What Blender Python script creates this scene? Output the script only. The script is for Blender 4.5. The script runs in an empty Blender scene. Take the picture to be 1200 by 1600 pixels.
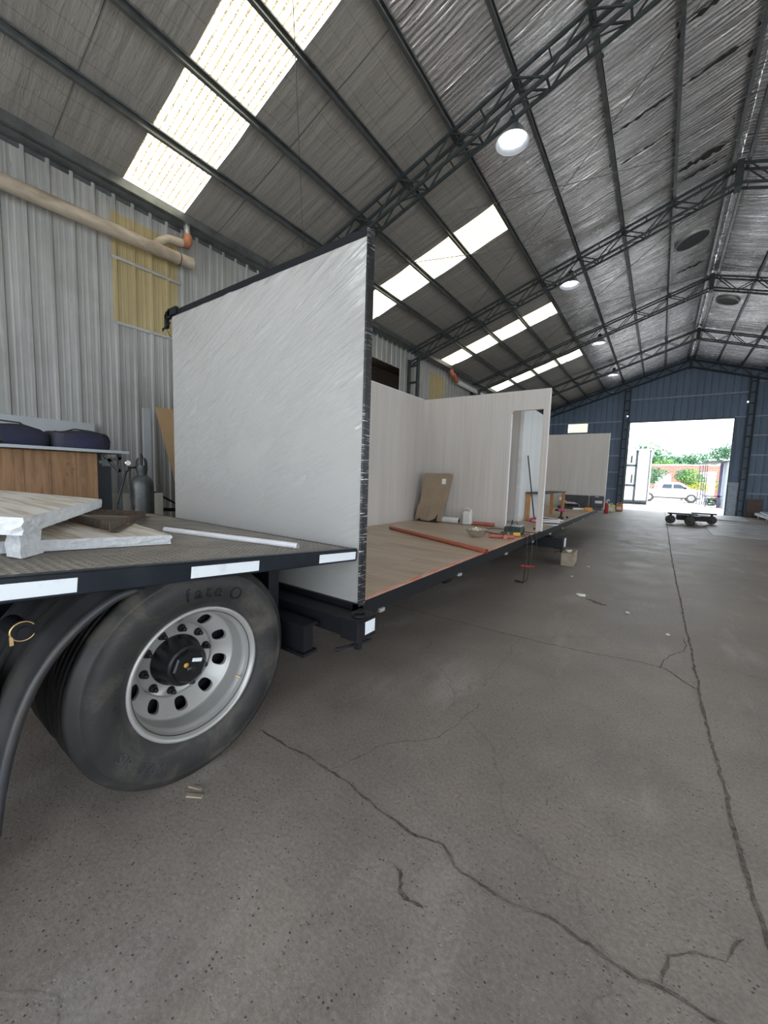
import bpy, math, random
from mathutils import Vector, Matrix
random.seed(7)
S = bpy.context.scene
COL = S.collection
# ---------------------------------------------------------------- camera
cd = bpy.data.cameras.new('camera'); cam = bpy.data.objects.new('camera', cd); COL.objects.link(cam)
cr, cdn, cf = (0.815238, 0.578266, 0.031556), (0.079443, -0.057692, -0.995169), (-0.573651, 0.813806, -0.092972)
cam.matrix_world = Matrix(((cr[0], -cdn[0], -cf[0], 0), (cr[1], -cdn[1], -cf[1], 0), (cr[2], -cdn[2], -cf[2], 1.55), (0, 0, 0, 1)))
cd.sensor_fit = 'VERTICAL'; cd.sensor_height = 36; cd.sensor_width = 27; cd.lens = 606.556 / 1600 * 36
cd.clip_start = .05; cd.clip_end = 400
S.camera = cam
# ---------------------------------------------------------------- world, sun, exposure
S.view_settings.view_transform = 'Standard'; S.view_settings.look = 'None'
S.view_settings.gamma = 1; S.view_settings.use_curve_mapping = False
S.view_settings.exposure = 0.18
W = bpy.data.worlds.new('world'); S.world = W; W.use_nodes = True
bg = W.node_tree.nodes['Background']; bg.inputs[0].default_value = (.86, .93, 1, 1); bg.inputs[1].default_value = 4.2
sl = bpy.data.lights.new('sun', 'SUN'); sl.energy = 4.0; sl.angle = .01; sl.color = (1, .96, .88)
sun = bpy.data.objects.new('sun', sl); COL.objects.link(sun); sun.rotation_euler = (math.radians(24), math.radians(12), 0)
SKYLIGHT = 2.7
LAMP = 30.0
# ---------------------------------------------------------------- materials
def newmat(name):
    m = bpy.data.materials.new(name); m.use_nodes = True
    return m, m.node_tree, m.node_tree.nodes['Principled BSDF']
def nd(t, kind, **k):
    n = t.nodes.new(kind)
    for a, v in k.items():
        if a.startswith('i_'): n.inputs[a[2:].replace('_', ' ')].default_value = v
        else: setattr(n, a, v)
    return n
def coords(t, scale=(1, 1, 1), rot=(0, 0, 0), kind='Object'):
    c = t.nodes.new('ShaderNodeTexCoord'); m = t.nodes.new('ShaderNodeMapping')
    m.inputs['Scale'].default_value = scale; m.inputs['Rotation'].default_value = rot
    t.links.new(c.outputs[kind], m.inputs[0]); return m.outputs[0]
def noise(t, vec, scale=5, detail=4, rough=.55, dist=0):
    n = nd(t, 'ShaderNodeTexNoise'); n.inputs['Scale'].default_value = scale; n.inputs['Detail'].default_value = detail
    n.inputs['Roughness'].default_value = rough; n.inputs['Distortion'].default_value = dist
    t.links.new(vec, n.inputs['Vector']); return n.outputs['Fac']
def ramp(t, fac, stops):
    r = t.nodes.new('ShaderNodeValToRGB'); e = r.color_ramp.elements
    while len(e) < len(stops): e.new(.5)
    for i, (p, c) in enumerate(stops):
        e[i].position = p; e[i].color = (c, c, c, 1) if isinstance(c, (int, float)) else (*c, 1)
    t.links.new(fac, r.inputs[0]); return r.outputs[0]
def mix(t, fac, a, b, mode='MIX'):
    n = t.nodes.new('ShaderNodeMix'); n.data_type = 'RGBA'; n.blend_type = mode
    for s, v in ((0, fac), (6, a), (7, b)):
        if isinstance(v, (int, float)): n.inputs[s].default_value = v if s == 0 else (v, v, v, 1)
        elif isinstance(v, tuple): n.inputs[s].default_value = (*v, 1)
        else: t.links.new(v, n.inputs[s])
    return n.outputs[2]
def math_(t, op, a, b=0.0):
    n = t.nodes.new('ShaderNodeMath'); n.operation = op
    for s, v in ((0, a), (1, b)):
        if isinstance(v, (int, float)): n.inputs[s].default_value = v
        else: t.links.new(v, n.inputs[s])
    return n.outputs[0]
def bump(t, p, h, strength=.3, dist=.01):
    b = t.nodes.new('ShaderNodeBump'); b.inputs['Strength'].default_value = strength; b.inputs['Distance'].default_value = dist
    t.links.new(h, b.inputs['Height']); t.links.new(b.outputs[0], p.inputs['Normal'])
def basic(name, col, rough=.6, metal=0.0, var=.18, scale=8, bmp=.1, stretch=(1, 1, 1), dirt=None, spec=.5, coat=0):
    """colour with a mottled variation, grain bump and optional dirt colour"""
    m, t, p = newmat(name)
    v = coords(t, stretch); f = noise(t, v, scale, 5)
    lo = tuple(c * (1 - var) for c in col); hi = tuple(min(1, c * (1 + var)) for c in col)
    c = ramp(t, f, [(.3, lo), (.7, hi)])
    if dirt:
        f2 = noise(t, coords(t, stretch), scale * .37, 6, .65)
        c = mix(t, ramp(t, f2, [(.5, 0), (.68, 1)]), c, dirt)
    t.links.new(c, p.inputs['Base Color'])
    p.inputs['Roughness'].default_value = rough; p.inputs['Metallic'].default_value = metal
    p.inputs['Specular IOR Level'].default_value = spec
    if coat: p.inputs['Coat Weight'].default_value = coat
    if bmp: bump(t, p, noise(t, v, scale * 6, 3), bmp, .004)
    return m
M = {}
M['black'] = basic('black paint', (.008, .009, .012), .5, bmp=.05, spec=.3)
M['blackrub'] = basic('black plastic', (.04, .042, .048), .45, var=.35, scale=5, bmp=.05, dirt=(.06, .055, .05))
M['steel'] = basic('dark painted steel', (.035, .045, .05), .55, .1, var=.3, scale=6, bmp=.05)
M['purlin'] = basic('galvanised purlin steel', (.16, .175, .18), .42, .7, var=.3, scale=4, bmp=.05)
M['galv'] = basic('galvanised sheet', (.45, .46, .46), .45, .5, var=.2, scale=4, bmp=.05)
M['white'] = basic('white plastic', (.8, .8, .8), .5, var=.05)
M['pvcgrey'] = basic('white pvc pipe', (.66, .66, .68), .4, var=.08, bmp=.02)
M['pipecream'] = basic('dirty cream pipe', (.42, .36, .29), .55, var=.2, scale=9, dirt=(.2, .15, .11), stretch=(1, .3, 1))
M['rust'] = basic('rusty steel angle', (.10, .075, .062), .75, .2, var=.4, scale=25, dirt=(.2, .12, .08))
M['redpipe'] = basic('brick red pipe', (.42, .12, .075), .45, var=.1, bmp=.02)
M['boreshade'] = basic('pipe bore shade', (.03, .012, .01), .8)
M['yellow'] = basic('yellow plastic', (.62, .36, .05), .5)
M['orange'] = basic('orange plastic', (.65, .25, .06), .5)
M['magenta'] = basic('magenta plastic', (.45, .05, .18), .45)
M['green'] = basic('dark green case', (.03, .05, .045), .5)
M['red'] = basic('red paint', (.5, .03, .03), .35)
M['brass'] = basic('brass', (.6, .42, .2), .35, .9)
M['chrome'] = basic('bright metal', (.72, .72, .7), .22, 1, var=.05, bmp=0)
M['rim'] = basic('silver painted rim', (.40, .40, .39), .38, .35, var=.05, scale=6, bmp=.02, coat=.3)
M['cardboard'] = basic('cardboard', (.31, .235, .17), .85, var=.1, scale=5, bmp=.15)
M['board'] = basic('brown board', (.40, .27, .15), .8, var=.08, scale=3, bmp=.05)
M['legwood'] = basic('orange stained wood', (.42, .2, .065), .6, var=.25, scale=6, stretch=(4, 4, .6))
M['blockwood'] = basic('timber offcut', (.30, .25, .19), .85, var=.25, scale=9, stretch=(.7, 3, 3), bmp=.3)
M['cylinder'] = basic('dark grey cylinder paint', (.045, .05, .05), .38, var=.25, scale=12, dirt=(.16, .17, .16))
M['hose'] = basic('black hose', (.015, .015, .015), .5)
M['bag'] = basic('navy canvas', (.016, .018, .045), .8, var=.4, scale=6, bmp=.4, dirt=(.04, .04, .045))
M['bagtop'] = basic('black canvas', (.014, .015, .018), .8, var=.4, scale=9, bmp=.4)
M['greysheet'] = basic('grey composite sheet', (.37, .40, .43), .55, var=.08, scale=3)
M['pale'] = basic('pale board', (.62, .6, .56), .7, var=.06)
M['jug'] = basic('translucent jerrycan plastic', (.66, .66, .64), .4, var=.04)
M['jugyellow'] = basic('yellowish jug plastic', (.75, .72, .35), .45, var=.1)
M['darkglass'] = basic('dark glass', (.04, .06, .09), .15, 0, var=.1, bmp=0)
M['carwhite'] = basic('white car paint', (.5, .5, .52), .4, var=.02, bmp=0)
M['tyre2'] = basic('tyre rubber', (.05, .05, .05), .75)
M['brickwall'] = basic('red brick wall', (.5, .24, .18), .85, var=.15, scale=3)
M['wallwhite'] = basic('white render', (.75, .72, .68), .85, var=.05)
M['leaf'] = basic('green leaves', (.10, .22, .05), .7, var=.4, scale=3, bmp=0)
M['leafdark'] = basic('deep green leaves', (.05, .15, .07), .7, var=.4, scale=3, bmp=0)
M['leafyellow'] = basic('yellow green leaves', (.35, .38, .05), .7, var=.3, scale=3, bmp=0)
M['yard'] = basic('pale concrete yard', (.66, .64, .6), .85, var=.08, scale=.6)
M['gate'] = basic('purple grey gate steel', (.12, .1, .17), .5)
M['container'] = basic('white cabin panel', (.72, .74, .76), .5, var=.05)
M['vent'] = basic('ventilator throat shade', (.03, .035, .04), .7)
M['dust'] = basic('pale rubble', (.6, .58, .52), .9, bmp=.4)
M['laminate'] = basic('worn grey laminate sheet', (.36, .37, .38), .5, var=.2, scale=4, dirt=(.2, .18, .17))
M['hub'] = basic('black hub casting', (.012, .012, .013), .32, .2, var=.3, scale=10, bmp=.15)
M['aluminium'] = basic('aluminium bar', (.55, .56, .57), .35, .8, var=.08)
M['browndoor'] = basic('brown board on wall', (.16, .12, .11), .8)

def reflector_mat():
    m, t, p = newmat('white reflective tape')
    v = coords(t, (1, 1, 1)); b = nd(t, 'ShaderNodeTexChecker'); b.inputs['Scale'].default_value = 300
    t.links.new(v, b.inputs['Vector']); b.inputs[1].default_value = (.80, .85, .9, 1); b.inputs[2].default_value = (.74, .8, .86, 1)
    t.links.new(mix(t, ramp(t, noise(t, v, 14, 5), [(.55, 0), (.75, .6)]), b.outputs[0], (.5, .52, .54)), p.inputs['Base Color']); p.inputs['Roughness'].default_value = .3; return m
M['tape'] = reflector_mat()

def floor_mat():
    m, t, p = newmat('stained concrete')
    v = coords(t)
    big = noise(t, v, .45, 6, .6); mid = noise(t, v, 2.2, 7, .65); fine = noise(t, v, 60, 4, .7)
    c = ramp(t, big, [(.3, (.21, .18, .16)), (.5, (.285, .245, .218)), (.7, (.35, .305, .272))])
    c = mix(t, ramp(t, mid, [(.35, .5), (.62, 0)]), c, (.155, .142, .128))
    c = mix(t, ramp(t, noise(t, coords(t, (1.5, .5, 1)), 1.3, 5, .6), [(.56, 0), (.7, .5)]), c, (.42, .40, .38))
    c = mix(t, .6, c, ramp(t, fine, [(.3, .45), (.7, 1.15)]), 'MULTIPLY')
    # dark aggregate pits and light chips
    vo = nd(t, 'ShaderNodeTexVoronoi'); vo.inputs['Scale'].default_value = 42; t.links.new(v, vo.inputs['Vector'])
    spots = ramp(t, vo.outputs['Distance'], [(.10, 1), (.2, 0)])
    gate_ = ramp(t, noise(t, v, 8, 3), [(.45, 0), (.56, 1)])
    c = mix(t, math_(t, 'MULTIPLY', spots, gate_), c, (.06, .055, .052))
    vo2 = nd(t, 'ShaderNodeTexVoronoi'); vo2.inputs['Scale'].default_value = 75; t.links.new(v, vo2.inputs['Vector'])
    sp2 = ramp(t, vo2.outputs['Distance'], [(.08, 1), (.16, 0)])
    c = mix(t, math_(t, 'MULTIPLY', sp2, ramp(t, noise(t, v, 5, 3), [(.5, 0), (.6, .8)])), c, (.5, .47, .44))
    # hairline cracks: edges of large distorted cells
    vd = nd(t, 'ShaderNodeTexVoronoi', feature='DISTANCE_TO_EDGE'); vd.inputs['Scale'].default_value = .38
    n2 = nd(t, 'ShaderNodeTexNoise'); n2.inputs['Scale'].default_value = 1.6; n2.inputs['Detail'].default_value = 6; t.links.new(v, n2.inputs['Vector'])
    mx = nd(t, 'ShaderNodeVectorMath', operation='ADD'); sc = nd(t, 'ShaderNodeVectorMath', operation='SCALE'); sc.inputs['Scale'].default_value = .9
    t.links.new(n2.outputs['Color'], sc.inputs[0]); t.links.new(v, mx.inputs[0]); t.links.new(sc.outputs[0], mx.inputs[1]); t.links.new(mx.outputs[0], vd.inputs['Vector'])
    cr_ = ramp(t, vd.outputs['Distance'], [(.0, .3), (.0028, 0)])
    c = mix(t, cr_, c, (.05, .045, .04))
    # dark oil stains
    c = mix(t, ramp(t, noise(t, v, .9, 8, .7), [(.68, 0), (.74, .6)]), c, (.09, .082, .078))
    t.links.new(c, p.inputs['Base Color'])
    t.links.new(ramp(t, mid, [(.3, .42), (.7, .62)]), p.inputs['Roughness'])
    h = math_(t, 'SUBTRACT', noise(t, v, 35, 8, .75), math_(t, 'MULTIPLY', spots, .5))
    bump(t, p, h, .45, .008)
    return m
M['floor'] = floor_mat()
M['crack'] = basic('crumbling joint filler', (.10, .082, .07), .95, var=.6, scale=45, bmp=1.0, dirt=(.2, .18, .16))
M['deckplate'] = basic('grimy diamond plate', (.27, .245, .215), .48, .2, var=.25, scale=4, bmp=.1, dirt=(.15, .14, .13))
M['deckedge'] = basic('black rail paint', (.007, .011, .018), .35, 0, var=.4, scale=7, bmp=.03, spec=.3, dirt=(.016, .022, .03))

def wall_mat(name, a, b, streak, rough=.55, metal=.15, axis=1):
    m, t, p = newmat(name)
    st = (6, 9, .22)
    f = noise(t, coords(t, st), 2.0, 6, .65); g = noise(t, coords(t), 1.1, 5)
    c = ramp(t, f, [(.33, b), (.66, a)])
    c = mix(t, ramp(t, g, [(.45, 0), (.75, .5)]), c, streak)
    c = mix(t, ramp(t, noise(t, coords(t, (5, 5, .5)), 3, 8, .75), [(.6, 0), (.72, .45)]), c, tuple(x * .45 for x in streak))
    t.links.new(c, p.inputs['Base Color']); p.inputs['Roughness'].default_value = rough; p.inputs['Metallic'].default_value = metal
    bump(t, p, f, .15, .004); return m
M['wallsheet'] = wall_mat('weathered white sheet', (.43, .44, .44), (.27, .275, .27), (.2, .195, .185))
M['gablesheet'] = wall_mat('flare-tinted blue grey sheet', (.19, .27, .39), (.15, .21, .30), (.12, .165, .235), .5, .15)  # sheet's own blue grey, raised to carry the lens flare's veil
M['gableframe'] = basic('girt steel', (.34, .39, .46), .5, .3)
M['fibre'] = wall_mat('yellow fibreglass sheet', (.42, .35, .19), (.32, .26, .13), (.27, .22, .12), .5, 0)

def foil_mat(name, dull):
    m, t, p = newmat(name)
    v = coords(t)
    streaks = noise(t, coords(t, (.55, 15, .55)), 1.25, 4, .55, .35)
    crink = noise(t, coords(t, (1.3, 5.5, 1.3)), 2.6, 6, .6, .9)
    big = noise(t, v, .7, 4)
    sy = nd(t, 'ShaderNodeSeparateXYZ'); t.links.new(v, sy.inputs[0])
    wob = noise(t, coords(t, (.8, 2.6, .8)), 1.4, 4, .55)
    wv = math_(t, 'SINE', math_(t, 'ADD', math_(t, 'MULTIPLY', sy.outputs['Y'], 2 * math.pi / .082), math_(t, 'MULTIPLY', wob, 13)))
    wv = math_(t, 'MULTIPLY', math_(t, 'ADD', wv, 1), .5)
    if not dull: streaks = math_(t, 'ADD', math_(t, 'MULTIPLY', streaks, .75), math_(t, 'MULTIPLY', wv, .20))
    if dull: c = ramp(t, streaks, [(.25, (.29, .28, .26)), (.6, (.36, .35, .33)), (.8, (.42, .41, .39))])
    else: c = ramp(t, streaks, [(.30, (.46, .46, .48)), (.48, (.74, .74, .76)), (.66, (.97, .97, .98))])  # groove shade and bright ridges are put into this colour ramp
    # joints between the metre-wide blankets
    sx = nd(t, 'ShaderNodeSeparateXYZ'); t.links.new(v, sx.inputs[0])
    fr = math_(t, 'FRACT', math_(t, 'ADD', math_(t, 'MULTIPLY', sx.outputs['Y'], 1 / 1.2), .37))
    j = ramp(t, fr, [(0, 1), (.022, 0)])
    c = mix(t, j, c, (.06, .06, .06))
    if dull:
        # quilting thread lines
        fy = math_(t, 'FRACT', math_(t, 'MULTIPLY', math_(t, 'ADD', sx.outputs['X'], math_(t, 'MULTIPLY', big, .25)), 1 / .24))
        c = mix(t, math_(t, 'MULTIPLY', ramp(t, fy, [(0, .8), (.05, 0)]), ramp(t, big, [(.4, 0), (.55, 1)])), c, (.1, .095, .085))
    t.links.new(mix(t, ramp(t, big, [(.5, 0), (.8, .3)]), c, (.25, .24, .22) if dull else (.4, .4, .42)), p.inputs['Base Color'])
    p.inputs['Metallic'].default_value = .3 if dull else .76
    t.links.new(ramp(t, crink, [(.3, .45 if dull else .13), (.7, .6 if dull else .30)]), p.inputs['Roughness'])
    h = math_(t, 'ADD', math_(t, 'MULTIPLY', streaks, 1.6 if not dull else .6), math_(t, 'MULTIPLY', crink, .45 if not dull else .8))
    bump(t, p, h, .4 if dull else .72, .05); return m
M['foildull'] = foil_mat('dull insulation foil', True)
M['foil'] = foil_mat('crinkled silver foil', False)
M['torn'] = basic('torn dark insulation', (.02, .02, .02), .9, bmp=.5)

def skylight_mat():
    m, t, p = newmat('glowing translucent roof sheet')
    v = coords(t)
    sx = nd(t, 'ShaderNodeSeparateXYZ'); t.links.new(v, sx.inputs[0])
    wob = math_(t, 'MULTIPLY', noise(t, coords(t, (5, 10, 5)), 3.0, 4, .8), .045)
    fr = math_(t, 'FRACT', math_(t, 'MULTIPLY', math_(t, 'ADD', sx.outputs['Y'], wob), 1 / .088))
    line = math_(t, 'MULTIPLY', ramp(t, fr, [(0, 1), (.2, .95), (.32, 0)]), ramp(t, noise(t, coords(t, (16, 4, 16)), 4, 3), [(.36, .35), (.5, 1)]))
    c = mix(t, line, (1, .93, .70), (.09, .065, .03))
    c = mix(t, ramp(t, noise(t, v, 14, 6, .7), [(.42, 0), (.68, .6)]), c, (.50, .40, .22))
    p.inputs['Base Color'].default_value = (.3, .28, .22, 1); p.inputs['Roughness'].default_value = .5
    t.links.new(c, p.inputs['Emission Color']); p.inputs['Emission Strength'].default_value = SKYLIGHT  # emission stands in for daylight passing through the sheet
    return m
M['skylight'] = skylight_mat()
def emis(name, col, s):
    m, t, p = newmat(name); p.inputs['Base Color'].default_value = (*col, 1)
    p.inputs['Emission Color'].default_value = (*col, 1); p.inputs['Emission Strength'].default_value = s; return m
M['lamp'] = emis('lit lamp glass', (.92, .96, 1), LAMP)
M['litpane'] = emis('sunlit fibreglass pane', (1, .93, .62), 1.1)
M['glow'] = emis('neighbouring shed rooflight', (1, .97, .85), 3)

def plank_mat():
    m, t, p = newmat('oak vinyl planks')
    v = coords(t)
    br = nd(t, 'ShaderNodeTexBrick'); br.offset = .37; br.inputs['Scale'].default_value = 1
    br.inputs['Brick Width'].default_value = 1.22; br.inputs['Row Height'].default_value = .18; br.inputs['Mortar Size'].default_value = .0018
    br.inputs['Color1'].default_value = (.52, .42, .32, 1); br.inputs['Color2'].default_value = (.44, .35, .265, 1); br.inputs['Mortar'].default_value = (.14, .11, .08, 1)
    t.links.new(v, br.inputs['Vector'])
    g = noise(t, coords(t, (.6, 7, 1)), 2.4, 6, .6, .5)
    c = mix(t, .75, br.outputs[0], ramp(t, g, [(.25, (.62, .6, .58)), (.7, (1.15, 1.12, 1.1))]), 'MULTIPLY')
    c = mix(t, ramp(t, noise(t, v, 1.3, 5), [(.5, 0), (.8, .4)]), c, (.5, .46, .41))
    t.links.new(c, p.inputs['Base Color']); p.inputs['Roughness'].default_value = .42; bump(t, p, g, .06, .003); return m
M['planks'] = plank_mat()
def panel_mat(name, a, b):
    m, t, p = newmat(name)
    f = noise(t, coords(t, (24, 24, .35)), 1.6, 4, .6); f2 = noise(t, coords(t, (5, 5, .4)), 1.0, 3)
    c = mix(t, .5, ramp(t, f, [(.35, a), (.65, b)]), ramp(t, f2, [(.3, a), (.7, b)]))
    t.links.new(c, p.inputs['Base Color']); p.inputs['Roughness'].default_value = .45; bump(t, p, f, .05, .003); return m
M['panel'] = panel_mat('pale wood grain panel', (.47, .44, .41), (.58, .555, .53))
M['panelw'] = panel_mat('whitish smeared panel', (.62, .65, .66), (.74, .77, .78))
def film_mat():
    m, t, p = newmat('panel under clear film')
    p.inputs['Base Color'].default_value = (.38, .38, .368, 1); p.inputs['Roughness'].default_value = .5
    rot = coords(t, (1, 1, 1), (0, math.radians(24), 0))
    mp = nd(t, 'ShaderNodeMapping'); mp.inputs['Scale'].default_value = (1.1, 1, 13); t.links.new(rot, mp.inputs[0])
    w = noise(t, mp.outputs[0], 1.5, 5, .55, .7)
    mp2 = nd(t, 'ShaderNodeMapping'); mp2.inputs['Scale'].default_value = (2.6, 1, 22); mp2.inputs['Rotation'].default_value = (0, math.radians(-16), 0)
    t.links.new(rot, mp2.inputs[0]); w2 = noise(t, mp2.outputs[0], 1.2, 4, .5, .9)
    msk = ramp(t, noise(t, coords(t), 1.5, 3), [(.40, .08), (.62, 1)])
    sx = nd(t, 'ShaderNodeSeparateXYZ'); t.links.new(coords(t), sx.inputs[0])
    up = ramp(t, math_(t, 'ADD', math_(t, 'MULTIPLY', sx.outputs['Z'], .42), .0), [(.2, .1), (.55, 1)])
    h = math_(t, 'MULTIPLY', math_(t, 'MULTIPLY', math_(t, 'ADD', math_(t, 'SUBTRACT', w, .5), math_(t, 'MULTIPLY', math_(t, 'SUBTRACT', w2, .5), .7)), msk), up)
    p.inputs['Coat Weight'].default_value = 1.0; p.inputs['Coat IOR'].default_value = 2.1; p.inputs['Coat Roughness'].default_value = .07
    b = t.nodes.new('ShaderNodeBump'); b.inputs['Strength'].default_value = 1.0; b.inputs['Distance'].default_value = .22
    t.links.new(h, b.inputs['Height']); t.links.new(b.outputs[0], p.inputs['Coat Normal'])
    b2 = t.nodes.new('ShaderNodeBump'); b2.inputs['Strength'].default_value = .35; b2.inputs['Distance'].default_value = .03
    t.links.new(h, b2.inputs['Height']); t.links.new(b2.outputs[0], p.inputs['Normal'])
    t.links.new(mix(t, ramp(t, noise(t, coords(t), 2, 6), [(.5, 0), (.8, .5)]), (.40, .40, .388), (.36, .36, .33)), p.inputs['Base Color'])
    return m
M['film'] = film_mat()
def edge_mat():
    m, t, p = newmat('black tape edge with white ticks')
    f = noise(t, coords(t, (3, 3, 45)), 2.2, 4, .7, .4)
    g = noise(t, coords(t), 3, 3)
    k = math_(t, 'MULTIPLY', ramp(t, f, [(.565, 0), (.61, 1)]), ramp(t, g, [(.42, .15), (.56, 1)]))
    t.links.new(mix(t, k, (.012, .013, .016), (.5, .52, .53)), p.inputs['Base Color']); p.inputs['Roughness'].default_value = .3; return m  # white ticks mixed over black by stretched noise
M['edge'] = edge_mat()
def pink_mat():
    m, t, p = newmat('pinkish masking tape')
    f = noise(t, coords(t, (6, 2, 1)), 2.5, 5, .6)
    t.links.new(ramp(t, f, [(.35, (.62, .22, .16)), (.5, (.66, .36, .27)), (.7, (.6, .48, .38))]), p.inputs['Base Color']); p.inputs['Roughness'].default_value = .6; return m
M['pink'] = pink_mat()
def crate_mat():
    m, t, p = newmat('old timber crate boards')
    v = coords(t); sx = nd(t, 'ShaderNodeSeparateXYZ'); t.links.new(v, sx.inputs[0])
    g = noise(t, coords(t, (6, 6, .7)), 3, 6, .65, .8)
    c = ramp(t, g, [(.25, (.13, .07, .035)), (.5, (.25, .14, .07)), (.75, (.34, .20, .105))])
    fr = math_(t, 'FRACT', math_(t, 'MULTIPLY', math_(t, 'ADD', sx.outputs['Y'], .04), 1 / .21))
    c = mix(t, ramp(t, fr, [(0, 1), (.035, 0)]), c, (.02, .013, .01))
    c = mix(t, ramp(t, noise(t, v, 6, 5, .7), [(.62, 0), (.68, .85)]), c, (.03, .02, .015))
    t.links.new(c, p.inputs['Base Color']); p.inputs['Roughness'].default_value = .7; bump(t, p, g, .3, .006); return m
M['crate'] = crate_mat()
def slab_mat():
    m, t, p = newmat('streaky slab face')
    g = noise(t, coords(t, (1.2, 16, 1), (0, 0, math.radians(-30))), 1.2, 4, .5)
    t.links.new(ramp(t, g, [(.3, (.66, .62, .56)), (.42, (.50, .42, .31)), (.52, (.70, .67, .62)), (.75, (.78, .76, .72))]), p.inputs['Base Color'])
    p.inputs['Roughness'].default_value = .6; return m
M['slab'] = slab_mat()
M['foam'] = basic('white foam core', (.78, .81, .84), .9, var=.1, scale=60, bmp=1.0)
def tyre_mat():
    m, t, p = newmat('dusty tyre rubber')
    v = coords(t); f = noise(t, v, 4.5, 8, .65, .6); f2 = noise(t, v, 30, 4)
    c = ramp(t, f, [(.3, (.016, .0165, .017)), (.52, (.028, .0275, .027)), (.66, (.075, .068, .058))])
    c = mix(t, ramp(t, f2, [(.6, 0), (.8, .25)]), c, (.10, .09, .08))
    t.links.new(c, p.inputs['Base Color']); t.links.new(ramp(t, f, [(.3, .4), (.7, .68)]), p.inputs['Roughness']); bump(t, p, f2, .15, .003); return m
M['tyre'] = tyre_mat()
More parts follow.
